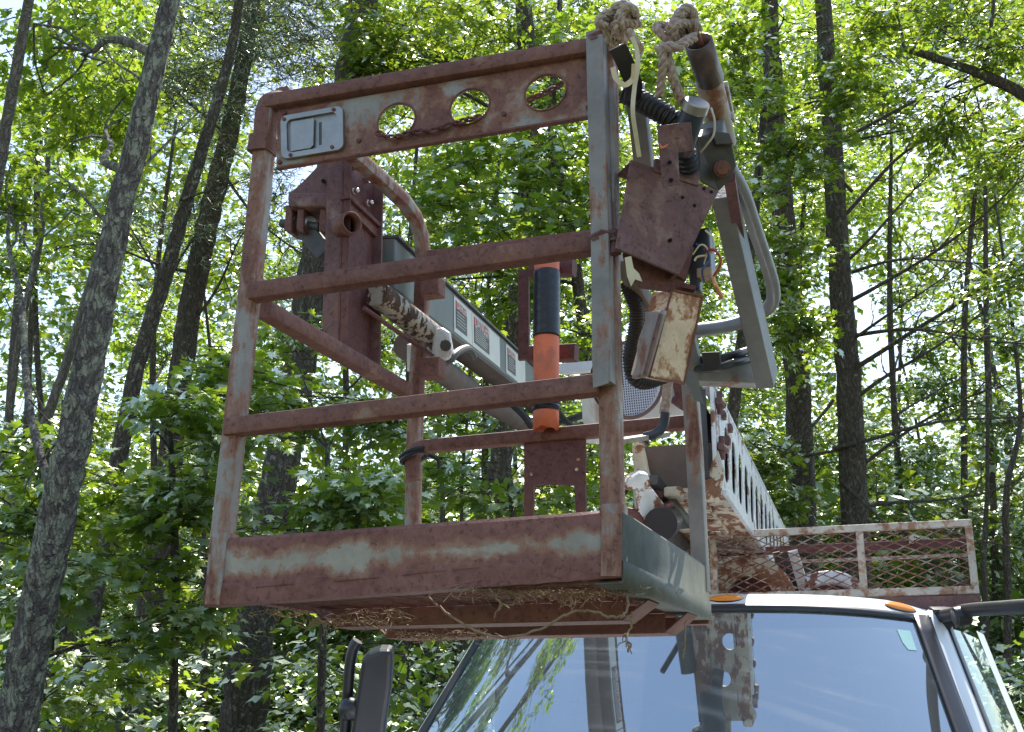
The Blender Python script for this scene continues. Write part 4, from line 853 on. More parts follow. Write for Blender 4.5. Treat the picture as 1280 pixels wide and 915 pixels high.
# ================================================================ truck
def truck():
    XC = -.46; tk = empty('utility_truck', (XC, 3.4, 0), 'white truck cab with black trimmed windshield and amber roof lights', 'truck')
    def ws(s, z):        # windshield surface; s across (-1..1), z height
        a = .845 + .26 * (1.985 - z); a2 = abs(s)
        return V(XC + s * a, 2.36 - .80 * (1.985 - z) + .24 * a2 ** 3, z - .035 * a2 ** 3 * max(0, 1 - (1.985 - z) * 1.5))
    z0, z1 = 1.20, 1.985
    ss = np.linspace(-1, 1, 33); zz = np.linspace(z1, z0, 17)
    def strip(name, ss, zz, fn, mt, par, off=0, th=0):
        m = MB(); nS, nZ = len(ss), len(zz)
        vs = [fn(s, z) + V(0, -off, 0) for z in zz for s in ss]
        m.add(vs, [(j * nS + i, (j + 1) * nS + i, (j + 1) * nS + i + 1, j * nS + i + 1) for j in range(nZ - 1) for i in range(nS - 1)], True)
        o = m.build(name, mt, par, ang=50)
        if th: q = o.modifiers.new('s', 'SOLIDIFY'); q.thickness = th; q.offset = 1
        return o
    gl = strip('windshield', ss, zz, ws, GLASS, tk)
    strip('header_band', ss, (z1 + .012, z1 + .004, z1 - .012), ws, BLKPL, tk, .004, .006)
    # corner pillars: trim, paint, trim, following the corner round to the side
    def corner(s, z):   # |s| from 1 to 1.3 goes round the corner
        sg = 1 if s > 0 else -1; e = abs(s) - 1; p = ws(sg, min(z, z1))
        return p + V(sg * (.10 * (1 - math.exp(-e * 9)) + e * .10), e * .85, 0) + V(0, 0, max(0, z - z1))
    for sg in (-1, 1):
        zc = np.linspace(z1 + .01, z0, 13)
        strip('pillar_trim', sg * np.linspace(.985, 1.045, 5), zc, lambda s, z: (ws(s, z) if abs(s) < 1 else corner(s, z)) + V(sg * .004, -.006, 0), BLKPL, tk, 0, .006)
        strip('pillar', sg * np.linspace(1.04, 1.14, 7), np.linspace(z1 + .03, z0, 13), corner, WHITE, tk, 0, .006)
        strip('door_seal', sg * np.linspace(1.138, 1.18, 4), zc, lambda s, z: corner(s, z) + V(sg * .005, 0, 0), BLKPL, tk, 0, .006)
        strip('side_window', sg * np.linspace(1.18, 2.0, 8), np.linspace(z1 - .03, 1.35, 7), corner, GLASS, tk)
        strip('door', sg * np.linspace(1.16, 2.3, 8), np.linspace(1.35, .75, 5), lambda s, z: corner(s, 1.35) * V(1, 1, 0) + V(0, 0, z), WHITE, tk)
        strip('rear_pillar', sg * np.linspace(2.0, 2.3, 4), np.linspace(z1 + .01, 1.35, 5), corner, WHITE, tk)
    # roof shell
    SS = np.linspace(-1.16, 1.16, 41); WW = np.concatenate([[0, .01, .02, .035, .05, .075, .10, .14, .2], np.linspace(.3, 1.0, 6)])
    def roof(s, w):
        a2 = abs(s); p = ws(max(-1, min(1, s)), z1) if a2 <= 1 else corner(s, z1)
        edge = 1 - max(0, (a2 - .85) / .31) ** 2
        p = p + V(0, w * (1 if a2 < 1 else 1), .010 + (.052 * (1 - math.exp(-w * 16)) + .02 * (1 - math.exp(-w * 3))) * max(0, edge))
        return p
    m = MB(); n = len(SS); vs = [roof(s, w) for w in WW for s in SS]
    m.add(vs, [(j * n + i, j * n + i + 1, (j + 1) * n + i + 1, (j + 1) * n + i) for j in range(len(WW) - 1) for i in range(n - 1)], True)
    m.build('roof', WHITE, tk, ang=60)
    for px, py in ((908, 742), (1125, 748)):
        s_ = (908 and (px - 640)); best = min(((s, w) for s in np.linspace(-.9, .98, 120) for w in (.012, .02, .03, .045)), key=lambda q: (lambda c: (640 + F * c[0] / c[2] - px) ** 2 + (457.5 + F * c[1] / c[2] - py) ** 2)(R @ (roof(*q) - CAM)))
        p = roof(*best); e = nrm(roof(best[0] + .02, best[1]) - roof(best[0] - .02, best[1])); f_ = nrm(np.cross(e, roof(best[0], best[1] + .01) - roof(best[0], best[1] - .01)))
        ax = [e, nrm(np.cross(f_, e)), f_ if f_[2] > 0 else -f_]
        lt = MB().ball(p, .064, .030, .012, 24, 10, ax).build('clearance_light', AMBER, tk)
        MB().ball(p - ax[2] * .003, .070, .036, .008, 24, 8, ax).build('lamp_gasket', BLKPL, lt)
    # interior
    MB().plate([(-1.55, 3.3, .9), (.45, 3.3, .9), (.45, 3.3, 2.03), (-1.55, 3.3, 2.03)], .03).build('rear_wall', INTER, tk)
    MB().box((XC, 2.75, .98), 1.8, 1.2, .05).build('cab_floor', INTER, tk)
    MB().box((XC, 2.25, 1.22), 1.75, .5, .10).build('dashboard', INTER, tk, bevel=.03)
    for x in (-.95, .02):
        s_ = MB().box((x, 3.05, 1.35), .5, .16, .62).build('seat', SEAT, tk, bevel=.05)
        MB().box((x, 3.05, 1.72), .26, .10, .16).build('headrest', SEAT, tk, bevel=.04)
    MB().plate([ws(s_, z_) - V(0, .003, 0) for s_, z_ in ((.905, 1.93), (.955, 1.93), (.955, 1.855), (.925, 1.855), (.912, 1.88))], .001, away=(0, 1, 0)).build('inspection_sticker', plain('teal_sticker', (.35, .60, .58), .6, var=.05), tk)
    MB().box((-.45, 2.42, 1.90), .24, .03, .07).build('inner_mirror', BLKPL, tk, bevel=.01)
    # body below the frame
    MB().box((XC, 1.35, 1.05), 1.7, 1.5, .26).build('hood', WHITE, tk, bevel=.09)
    MB().box((XC, 1.4, .80), 1.95, 1.3, .5).build('front_body', WHITE, tk, bevel=.06)
    MB().box((XC, .68, .85), 1.3, .06, .4).build('grille', BLKPL, tk, bevel=.02)
    for x in (-1.28, .36): MB().ball((x, .70, .9), .12, .05, .09).build('headlight', ALU, tk)
    MB().box((XC, .58, .5), 2.0, .16, .2).build('bumper', ALU, tk, bevel=.03)
    MB().box((XC, 5.2, .95), 2.1, 3.4, .75).build('service_body', WHITE, tk, bevel=.03)
    MB().box((XC, 3.4, .5), .8, 5.6, .2).build('chassis', BLKPL, tk)
    for x in (-1.35, .43):
        for y in (1.35, 5.4):
            w_ = MB().tube([(x - .12, y, .42), (x + .12, y, .42)], .42, 32).build('wheel', BLACK, tk, bevel=.03); MB().tube([(x - .125, y, .42), (x + .125, y, .42)], .22, 20).build('rim', ALU, w_)
    # tow mirrors
    def g(x, y, d): return U(x, y, d=d)
    mm = MB(); pr = [(452, 826), (460, 818), (474, 813), (489, 813), (490, 820), (488, 860), (482, 900), (476, 950), (470, 1000), (424, 1000), (430, 960), (438, 915), (445, 870)]
    mm.plate([g(x, y, 3.65) for x, y in pr], .09); mi_ = mm.build('side_mirror', BLKPL, tk, bevel=.014)
    MB().tube(curve([g(x, y, 3.72) for x, y in ((447, 801), (441, 812), (437, 835), (434, 880), (430, 940), (428, 1010))], 6), .018, 12).build('mirror_bar', BLKPL, mi_)
    MB().tube([g(430, 888, 3.68), g(446, 889, 3.68)], .03, 12).ball(g(437, 886, 3.68), .036).build('mirror_clamp', BLKPL, mi_)
    MB().tube([g(470, 985, 3.7), g(540, 975, 4.0)], .03, 12).build('mirror_arm', BLKPL, mi_)
    m2 = MB().tube(curve([g(x, y, d) for x, y, d in ((1168, 772, 4.3), (1190, 768, 4.2), (1210, 763, 4.1), (1250, 760, 3.9), (1300, 757, 3.7), (1360, 757, 3.6))], 6), .024, 14)
    m2.build('mirror_arm', BLKPL, tk)
    MB().plate([g(x, y, 4.25) for x, y in ((1166, 762), (1195, 762), (1212, 766), (1210, 775), (1192, 783), (1186, 790), (1172, 784))], .06).tube([g(1192, 772, 4.12), g(1212, 768, 4.12)], .035, 12).build('mirror_bracket', BLKPL, tk, bevel=.008)
    MB().box(g(1385, 800, 3.5), .24, .08, .4).build('side_mirror', BLKPL, tk, bevel=.03)
truck()

# ================================================================ the wood
def leafmat(name, cols, tr, rough=.45, trf=.45):
    m = bpy.data.materials.new(name); m.use_nodes = True; nt = m.node_tree; N = nt.nodes; N.clear()
    out = N.new('ShaderNodeOutputMaterial'); g = N.new('ShaderNodeNewGeometry')
    c = ramp(nt, g.outputs['Random Per Island'], [(0, cols[0]), (.5, cols[1]), (1, cols[2])])
    t = ramp(nt, g.outputs['Random Per Island'], [(0, tr[0]), (.5, tr[1]), (1, tr[2])])
    d = N.new('ShaderNodeBsdfDiffuse'); nt.links.new(c, d.inputs[0]); tl = N.new('ShaderNodeBsdfTranslucent'); nt.links.new(t, tl.inputs[0])
    a = N.new('ShaderNodeMixShader'); a.inputs[0].default_value = trf; nt.links.new(d.outputs[0], a.inputs[1]); nt.links.new(tl.outputs[0], a.inputs[2])
    gl = N.new('ShaderNodeBsdfGlossy'); gl.inputs['Roughness'].default_value = rough; gl.inputs[0].default_value = (.60, .66, .52, 1)
    b = N.new('ShaderNodeMixShader'); fr = N.new('ShaderNodeFresnel'); fr.inputs[0].default_value = 1.38
    nt.links.new(fr.outputs[0], b.inputs[0]); nt.links.new(a.outputs[0], b.inputs[1]); nt.links.new(gl.outputs[0], b.inputs[2]); nt.links.new(b.outputs[0], out.inputs[0])
    return m
MAPLE = leafmat('maple_leaf', ((.08, .14, .03), (.105, .17, .035), (.135, .19, .04)), ((.28, .46, .03), (.40, .56, .04), (.52, .62, .05)), trf=.58)
OAKL = leafmat('oak_leaf', ((.06, .11, .02), (.085, .14, .024), (.12, .17, .03)), ((.22, .36, .025), (.33, .46, .03), (.46, .54, .04)), trf=.56)
SHRUB = leafmat('shrub_leaf', rough=.7, cols=((.06, .12, .03), (.08, .15, .03), (.11, .17, .03)), tr=((.14, .26, .02), (.23, .36, .025), (.35, .44, .03)), trf=.5)
NEEDLE = leafmat('pine_needle', ((.07, .10, .045), (.10, .13, .06), (.14, .165, .08)), ((.08, .14, .05), (.11, .18, .06), (.15, .22, .08)), .4, .25)
def barkmat(name, a, b_, lichen=0, lc=(.42, .43, .33)):
    m, nt, N, b = mat(name)
    n1 = noise(nt, 9, 8, .7, .4, st=(3, 3, .6)); n2 = noise(nt, 40, 6, .7, st=(1, 1, .5))
    c = ramp(nt, n1, [(.3, a), (.7, b_)]); c = mix(nt, .35, c, ramp(nt, n2, [(.3, tuple(x * .4 for x in a)), (.7, b_)]))
    if lichen:
        v = noise(nt, 17, 8, .68, .2, st=(1, 1, .75)); c = mix(nt, math_(nt, 'MULTIPLY', ramp(nt, v, [(1 - lichen, (0, 0, 0)), (1.03 - lichen, (1, 1, 1))]), .75), c, ramp(nt, n2, [(.3, tuple(x * .8 for x in lc)), (.6, lc)]))
    nt.links.new(c, b.inputs['Base Color']); b.inputs['Roughness'].default_value = .95; b.inputs['Specular IOR Level'].default_value = .2
    fis = N.new('ShaderNodeTexVoronoi'); fis.feature = 'DISTANCE_TO_EDGE'; fis.inputs['Scale'].default_value = 8
    tc = N.new('ShaderNodeTexCoord'); mp = N.new('ShaderNodeMapping'); mp.inputs['Scale'].default_value = (3.4, 3.4, .42); nt.links.new(tc.outputs['Object'], mp.inputs[0])
    nv = N.new('ShaderNodeTexNoise'); nv.inputs['Scale'].default_value = 7; nv.inputs['Detail'].default_value = 5; nt.links.new(tc.outputs['Object'], nv.inputs['Vector']); vm = N.new('ShaderNodeVectorMath'); vm.operation = 'MULTIPLY_ADD'; vm.inputs[1].default_value = (.5, .5, .5); nt.links.new(nv.outputs['Color'], vm.inputs[0]); nt.links.new(mp.outputs[0], vm.inputs[2]); nt.links.new(vm.outputs[0], fis.inputs['Vector'])
    crack = ramp(nt, fis.outputs['Distance'], [(0, (0, 0, 0)), (.16, (1, 1, 1))]); c = mix(nt, crack, mix(nt, .30, c, tuple(x * .3 for x in a)), c); nt.links.new(c, b.inputs['Base Color'])
    bump(nt, b, math_(nt, 'ADD', math_(nt, 'MULTIPLY', crack, .6), math_(nt, 'ADD', n1, math_(nt, 'MULTIPLY', n2, .5))), .9, .03); return m
BARK = barkmat('bark', (.075, .064, .055), (.21, .18, .155), .43); BARKL = barkmat('lichen_bark', (.10, .086, .078), (.25, .22, .20), .50)
BARKD = barkmat('dark_bark', (.08, .068, .06), (.22, .185, .16), .40); DEAD = barkmat('dead_wood', (.16, .14, .12), (.34, .31, .27))
TWIG = barkmat('grey_twig', (.10, .085, .07), (.24, .205, .17))
# leaf outlines: x across, y along; fan round the first point
def outl(pts): return np.array([(0, .42, 0)] + [(x, y, -.16 * (x * x + (y - .4) ** 2)) for x, y in pts])
L_MAPLE = outl([(0, 0), (-.26, .10), (-.50, .28), (-.24, .38), (-.36, .72), (-.12, .60), (0, 1.0), (.12, .60), (.36, .72), (.24, .38), (.50, .28), (.26, .10)])
L_OAK = outl([(0, 0), (-.10, .18), (-.28, .30), (-.12, .42), (-.34, .62), (-.14, .66), (-.12, .86), (0, 1.0), (.12, .86), (.14, .66), (.34, .62), (.12, .42), (.28, .30), (.10, .18)])
L_OVAL = outl([(0, 0), (-.24, .30), (-.22, .65), (0, 1.0), (.22, .65), (.24, .30)])
L_TRI = outl([(0, 0), (-.36, .45), (-.08, .62), (0, 1.0), (.30, .50)])
def rots(tip, nor):
    y = tip / (np.linalg.norm(tip, axis=1, keepdims=True) + 1e-9); n = nor - y * np.sum(nor * y, 1, keepdims=True); n /= np.linalg.norm(n, axis=1, keepdims=True) + 1e-9
    return np.stack([np.cross(y, n), y, n], 2)
def leaves_mesh(name, pos, tip, nor, size, tmpl, mt, parent, kind=None):
    k = len(tmpl); n = len(pos); M = rots(tip, nor); v = np.einsum('nij,kj->nki', M, tmpl) * size[:, None, None] + pos[:, None, :]
    v = v.reshape(-1, 3) - ABS[parent.name]; nt_ = k - 1
    t0 = np.array([(0, 1 + i, 1 + (i + 1) % nt_) for i in range(nt_)]); f = (t0[None] + (np.arange(n) * k)[:, None, None]).reshape(-1)
    me = bpy.data.meshes.new(name); me.vertices.add(len(v)); me.vertices.foreach_set('co', v.astype(np.float32).ravel())
    me.loops.add(len(f)); me.loops.foreach_set('vertex_index', f.astype(np.int32)); nf = len(f) // 3
    me.polygons.add(nf); me.polygons.foreach_set('loop_start', np.arange(0, nf * 3, 3, dtype=np.int32)); me.polygons.foreach_set('loop_total', np.full(nf, 3, np.int32))
    me.update(calc_edges=True); me.materials.append(mt)
    o = bpy.data.objects.new(name, me); COL.objects.link(o); o.parent = parent; ABS[o.name] = ABS[parent.name]
    if kind: o['kind'] = kind
    global NTRI; NTRI += nf; return o
NTRI = 0
class Tubes:
    """many thin limbs gathered into one mesh"""
    def __init__(s): s.v = []; s.f = []; s.n = 0
    def add(s, pts, rad, k=5):
        pts = np.asarray(pts, float); n = len(pts); t = np.gradient(pts, axis=0); t /= np.linalg.norm(t, axis=1, keepdims=True) + 1e-9
        u = np.cross(t, (.31, .87, .21)); u /= np.linalg.norm(u, axis=1, keepdims=True) + 1e-9; w = np.cross(t, u)
        a = np.arange(k) * 2 * math.pi / k; r = np.asarray(rad, float).reshape(-1, 1, 1) if np.ndim(rad) else rad
        ring = pts[:, None] + (u[:, None] * np.cos(a)[None, :, None] + w[:, None] * np.sin(a)[None, :, None]) * r
        s.v.append(ring.reshape(-1, 3)); i, j = np.meshgrid(np.arange(n - 1), np.arange(k), indexing='ij'); j2 = (j + 1) % k
        s.f.append(np.stack([i * k + j, i * k + j2, (i + 1) * k + j2, (i + 1) * k + j], -1).reshape(-1, 4) + s.n); s.n += n * k
    def build(s, name, mt, parent):
        if not s.v: return
        v = np.concatenate(s.v) - ABS[parent.name]; f = np.concatenate(s.f); me = bpy.data.meshes.new(name)
        me.vertices.add(len(v)); me.vertices.foreach_set('co', v.astype(np.float32).ravel()); me.loops.add(f.size); me.loops.foreach_set('vertex_index', f.astype(np.int32).ravel())
        me.polygons.add(len(f)); me.polygons.foreach_set('loop_start', np.arange(0, f.size, 4, dtype=np.int32)); me.polygons.foreach_set('loop_total', np.full(len(f), 4, np.int32))
        me.polygons.foreach_set('use_smooth', np.ones(len(f), bool)); me.update(calc_edges=True); me.materials.append(mt)
        o = bpy.data.objects.new(name, me); COL.objects.link(o); o.parent = parent; ABS[o.name] = ABS[parent.name]
        global NTRI; NTRI += 2 * len(f); return o
RNG = np.random.default_rng(11)
def wob(a, b, n, amp, sag=0):
    a = np.asarray(a, float); b = np.asarray(b, float); t = np.linspace(0, 1, n)[:, None]; L_ = np.linalg.norm(b - a)
    k = RNG.normal(0, 1, (3, 3)); w = sum(np.sin(t * math.pi * (i + 1)) * k[i] / (i + 1) for i in range(3))
    return a + (b - a) * t + w * amp * L_ + np.array([0, 0, sag]) * L_ * 4 * t * (1 - t)
def sprays(tb, centers, outw, scale, m, kind):
    """leafy twigs: returns leaf arrays"""
    P_, T_, N_, S_ = [], [], [], []
    for c, o in zip(centers, outw):
        d = nrm(o + RNG.normal(0, .45, 3) * V(1, 1, .5)); d[2] = d[2] * .5 - .05; d = nrm(d); L_ = scale * RNG.uniform(.5, 1.0); sd = nrm(np.cross(d, (0, 0, 1)))
        tb.add(np.array([c - d * L_ * .9, c - d * L_ * .3 + V(0, 0, .02), c + d * L_ * .3, c + d * L_ * .7 - V(0, 0, .05) * L_]), [.006, .0045, .003, .0015], 3)
        n = max(3, int(m * RNG.uniform(.6, 1.4))); t = RNG.uniform(-.7, 1, n); w = RNG.uniform(-1, 1, n); w = np.sign(w) * np.abs(w) ** .7
        p = c + d * (t * L_ * .75)[:, None] + sd * (w * L_ * .42 * (1.05 - .5 * np.abs(t)))[:, None]; p[:, 2] += RNG.normal(0, .055, n) * L_ * 1.3 - .14 * t * t * L_ * .7 - .10 * w * w * L_
        P_.append(p); T_.append(d * .8 + sd * (w * .9)[:, None] + RNG.normal(0, .45, (n, 3)) - V(0, 0, .30)); N_.append(V(0, 0, 1) + RNG.normal(0, .42, (n, 3)) + V(0, -.18, 0))
    return np.concatenate(P_), np.concatenate(T_), np.concatenate(N_)
SPEC = {'maple': (L_MAPLE, .092, 24, .42), 'oak': (L_OAK, .10, 20, .40), 'oval': (L_OVAL, .07, 24, .38), 'far': (L_TRI, .105, 22, .5), 'farther': (L_TRI, .19, 14, .8)}
def px(x, y, d): return U(x, y, d=d)
def tree(name, label, cat, group, trunk, rpx, blobs, spec, lm, bark=None, size=1., dead=(), roots=True, trunk_jit=.06, extra=None):
    """trunk: list of (px, py, d); rpx: trunk half widths in px; blobs: (px, py, d, rx_px, rz_px, sprays)"""
    bark = bark or BARK
    T = [px(*p) for p in trunk]; Rr = [r * p[2] / F for r, p in zip(rpx, trunk)]
    if roots and T[0][2] > .1:
        d0 = (T[0] - T[1]) / max(.2, (T[1][2] - T[0][2])); b = T[0] + d0 * (T[0][2] + .15) * .7; b[2] = -.15; T = [b] + T; Rr = [Rr[0] * 1.25] + Rr
    e = empty(name, (T[0][0], T[0][1], 0), label, cat, group)
    C_ = curve(T, 10); n = len(C_); rr = np.interp(np.linspace(0, 1, n), np.linspace(0, 1, len(Rr)), Rr)
    k = 18 if max(Rr) > .08 else 9; ph = RNG.uniform(0, 6, 4); mb = []
    Cc = np.array(C_) + RNG.normal(0, 1, (n, 3)) * (rr * .05)[:, None]
    t = np.gradient(Cc, axis=0); t /= np.linalg.norm(t, axis=1, keepdims=True); u = np.cross(t, (0, 1, 0)); u /= np.linalg.norm(u, axis=1, keepdims=True); w = np.cross(t, u)
    a = np.arange(k) * 2 * math.pi / k; R2 = rr[:, None] * (1 + trunk_jit * RNG.normal(0, 1, (n, k)) * .6 + .06 * np.sin(a * 3 + ph[0])[None] + .04 * np.sin(a * 5 + ph[1])[None])
    ring = Cc[:, None] + (u[:, None] * np.cos(a)[None, :, None] + w[:, None] * np.sin(a)[None, :, None]) * R2[:, :, None]
    tt = Tubes(); tt.v = [ring.reshape(-1, 3)]; i, j = np.meshgrid(np.arange(n - 1), np.arange(k), indexing='ij'); j2 = (j + 1) % k
    tt.f = [np.stack([i * k + j, i * k + j2, (i + 1) * k + j2, (i + 1) * k + j], -1).reshape(-1, 4)]; tt.build('trunk', bark, e)
    tb = Tubes(); PP, TT, NN = [], [], []
    tm, sz, m, sc = SPEC[spec]; sc *= size if spec != 'x' else 1
    for bx, by, bd, rx, rz, ns in blobs:
        ns = int(ns * (2.3 if spec == 'far' else 1.6)); c = px(bx, by, bd); ax = rx * bd / F; az = rz * bd / F; ay = min(ax, 1.6) * .9
        q = RNG.normal(0, 1, (ns, 3)); q /= np.linalg.norm(q, axis=1, keepdims=True); q *= RNG.uniform(0, 1, (ns, 1)) ** .42
        # ragged outline: clumps inside the blob
        nc = max(3, ns // 9); cc = RNG.normal(0, .55, (nc, 3)); cc /= np.maximum(1, np.linalg.norm(cc, axis=1, keepdims=True)); q = .45 * q + .75 * cc[RNG.integers(0, nc, ns)]
        ctr = c + q * V(ax, ay, az)
        zi = np.argmin([np.linalg.norm((p - c) * V(1, 1, .6)) + (0 if p[2] < c[2] else 1.0) for p in Cc]); A = Cc[zi]
        out = ctr - (A + (c - A) * .3); out[:, 2] *= .4
        r0 = min(rr[zi] * .5, .010 + .008 * np.linalg.norm(c - A), .028); limb = wob(A, c, 12, .018, .03); tb.add(limb, np.linspace(r0, r0 * .4, 12), 7)
        for g in cc[:12]:
            e2 = c + g * V(ax, ay, az) * .75; s_ = limb[RNG.integers(5, 12)]; tb.add(wob(s_, e2, 7, .07, .03), np.linspace(r0 * .4, .006, 7), 4)
        p_, t_, n_ = sprays(tb, ctr, out, sc, m, spec); PP.append(p_); TT.append(t_); NN.append(n_)
    for (x0, y0, dd0, x1, y1, dd1, r_, tw) in dead: bare(tb, px(x0, y0, dd0), px(x1, y1, dd1), r_ * dd0 / F, tw)
    br_ = tb.build('branches', DEAD if bark is DEAD else TWIG if not blobs or bark is BARKD and dead else bark, e)
    if br_: br_['kind'] = 'stuff'
    if PP:
        P_, T_, N_ = map(np.concatenate, (PP, TT, NN)); leaves_mesh('crown', P_, T_, N_, sz * size * RNG.uniform(.5, 1.3, len(P_)), tm, lm, e, 'stuff')
    return e
def bare(tb, a, b, r, tw):
    r = r * .6
    L_ = np.linalg.norm(b - a); c = wob(a, b, 14, .022, RNG.uniform(-.04, .05)); tb.add(c, np.linspace(r, r * .25, 14), 5); d = nrm(b - a)
    for _ in range(tw):
        k = RNG.integers(3, 14); s = c[k]; q = nrm(d + RNG.normal(0, .75, 3)) * L_ * RNG.uniform(.12, .4) * (1.2 - k / 16); c2 = wob(s, s + q, 8, .06, RNG.uniform(-.05, .06)); tb.add(c2, np.linspace(r * .42, r * .12, 8), 3)
        for _ in range(3):
            k2 = RNG.integers(2, 8); q2 = nrm(q + RNG.normal(0, .9, 3) * np.linalg.norm(q)) * L_ * RNG.uniform(.04, .14); tb.add(wob(c2[k2], c2[k2] + q2, 5, .06), np.linspace(r * .2, r * .08, 5), 3)
def pine_tufts(parent, tb, blobs, mt, L_=.11, per=15):
    """needles in brushes at the ends of fine twigs"""
    P_, T_ = [], []
    for bx, by, bd, rx, rz, ns in blobs:
        c = px(bx, by, bd); ax = rx * bd / F; az = rz * bd / F
        for _ in range(ns):
            q = nrm(RNG.normal(0, 1, 3)) * RNG.uniform(0, 1) ** .45; p = c + q * V(ax, min(ax, 1.4), az); d = nrm(RNG.normal(0, 1, 3) * V(1, 1, .35) + V(.3, 0, .05)); 
            tw = wob(p, p + d * .55, 6, .06, -.03); tb.add(tw, np.linspace(.006, .002, 6), 3)
            for k in range(1, 6):
                for s_ in (-1, 0, 1):
                    e_ = tw[k] + (np.cross(d, (0, 0, 1)) * s_ + d * .5) * .12 + RNG.normal(0, .02, 3); tb.add(np.array([tw[k], e_]), [.002, .0015], 3)
                    n = per // 3; P_.append(np.repeat(e_[None], n, 0)); T_.append(d * .6 + np.cross(d, (0, 0, 1)) * s_ * .5 + RNG.normal(0, .6, (n, 3)))
    P_ = np.concatenate(P_); T_ = np.concatenate(T_); tm = np.array([(0, .5, 0), (-.022, 0, 0), (0, 1, 0), (.022, 0, 0)]); tm = np.array([(-.03, 0, 0), (0, 1, 0), (.03, 0, 0)])
    n = len(P_); M = rots(T_, RNG.normal(0, 1, (n, 3))); v = (np.einsum('nij,kj->nki', M, tm) * (L_ * RNG.uniform(.7, 1.2, n))[:, None, None] + P_[:, None]).reshape(-1, 3) - ABS[parent.name]
    me = bpy.data.meshes.new('needles'); me.vertices.add(len(v)); me.vertices.foreach_set('co', v.astype(np.float32).ravel()); me.loops.add(3 * n); me.loops.foreach_set('vertex_index', np.arange(3 * n, dtype=np.int32))
    me.polygons.add(n); me.polygons.foreach_set('loop_start', np.arange(0, 3 * n, 3, dtype=np.int32)); me.polygons.foreach_set('loop_total', np.full(n, 3, np.int32)); me.update(calc_edges=True); me.materials.append(mt)
    o = bpy.data.objects.new('crown', me); COL.objects.link(o); o.parent = parent; ABS[o.name] = ABS[parent.name]
    global NTRI; NTRI += n
GT = 'tall trunks in the wood'; GM = 'leafy understory trees'; GF = 'sunlit trees further back'
# -- tall trunks
tree('maple_tree', 'big leaning trunk with pale lichen patches at the left edge of the wood', 'tree', GT, [(22, 900, 6.3), (62, 690, 6.3), (90, 560, 6.3), (142, 300, 6.4), (208, 20, 6.6), (235, -160, 6.8), (250, -420, 7)], [25, 23, 21, 17, 12, 10, 8],
     [(60, 60, 9.2, 130, 110, 34), (150, 150, 9.6, 90, 80, 16), (20, 240, 9.6, 120, 70, 22), (140, -120, 9.5, 170, 120, 40), (330, -160, 10, 140, 120, 30)], 'oak', MAPLE, BARKL,
     dead=((95, 520, 6.3, 30, 620, 6.6, 4, 4), (150, 290, 6.4, 60, 210, 6.8, 5, 7), (185, 110, 6.5, 120, 40, 7, 4, 6), (165, 220, 6.5, 260, 130, 7, 4, 6)))
tree('thin_tree', 'slender dark trunk curving up between the big lichen trunk and the basket', 'tree', GT, [(120, 740, 10), (168, 480, 10), (212, 330, 10.1), (240, 230, 10.1), (290, 60, 10.3), (305, -80, 10.5), (320, -300, 10.6)], [11, 10, 9, 8, 6, 5, 4],
     [(330, -120, 10.4, 120, 100, 26)], 'oak', MAPLE, BARK, dead=((225, 250, 10, 330, 215, 10, 3, 5), (200, 350, 10, 130, 250, 10, 3, 5)))
e = tree('pine_tree', 'dark pine trunk with grey green needles behind the top left corner of the basket', 'tree', GT, [(170, 860, 13), (205, 640, 13), (232, 420, 13), (262, 270, 13), (290, 150, 13), (315, 10, 13.2), (340, -200, 13.5), (352, -420, 13.6)], [16, 15, 14, 13, 11, 9, 6, 4],
     [], 'oak', MAPLE, BARKD, dead=((262, 270, 13, 190, 380, 12.5, 4, 8), (275, 210, 13, 400, 330, 12.6, 4, 10), (285, 170, 13, 180, 90, 12.6, 4, 10), (250, 340, 13, 130, 300, 12.5, 5, 8), (240, 400, 13, 330, 260, 12.5, 4, 8)))
tb = Tubes(); pine_tufts(e, tb, [(300, 60, 12.4, 130, 90, 130), (380, 40, 12.6, 90, 80, 80), (230, 130, 12.4, 60, 70, 50), (370, 240, 12.6, 70, 70, 40), (180, 300, 12.6, 60, 60, 26), (420, -80, 12.8, 160, 80, 30), (270, 260, 12.6, 60, 50, 14)], NEEDLE); tb.build('twigs', BARKD, e)
tree('dead_tree', 'bare grey dead trunk leaning in the top left corner', 'tree', GT, [(-60, 520, 8), (-10, 260, 8), (14, 120, 8), (38, -10, 8), (60, -150, 8)], [8, 7.5, 7, 6, 5], [], 'oak', MAPLE, DEAD, dead=())
tree('dead_tree', 'thin grey leaning dead stem in the gap at the left edge', 'tree', GT, [(10, 640, 12), (60, 520, 12), (100, 400, 12.2), (140, 260, 12.4), (175, 130, 12.5)], [7, 6, 5.5, 5, 3], [], 'oak', MAPLE, DEAD, dead=((60, 520, 12, 20, 430, 12, 2.5, 5), (100, 400, 12.2, 150, 330, 12, 2.5, 4)))
tree('dead_tree', 'crooked thin dead stem low at the far left, crossing the lichen trunk', 'tree', GT, [(-30, 720, 11), (5, 560, 11), (25, 420, 11), (50, 300, 11), (62, 180, 11)], [5, 5, 4, 4, 3], [], 'oak', MAPLE, DEAD, dead=((5, 560, 11, 70, 470, 11, 2, 4), (25, 420, 11, -20, 330, 11, 2, 4)))
tree('maple_tree', 'thick dark trunk rising behind the lower left corner of the basket', 'tree', GT, [(300, 930, 10), (318, 790, 10), (348, 600, 10.2), (378, 440, 10.4), (408, 250, 10.8), (440, 90, 11), (458, -60, 11.3), (470, -350, 11.6)], [30, 27, 22, 20, 19, 19, 18, 12],
     [(430, -150, 11, 190, 120, 40), (560, -100, 11, 130, 120, 24)], 'oak', OAKL, BARK, dead=((405, 260, 10.8, 520, 130, 10.4, 3, 6), (318, 790, 10, 250, 700, 9.6, 3, 4)))
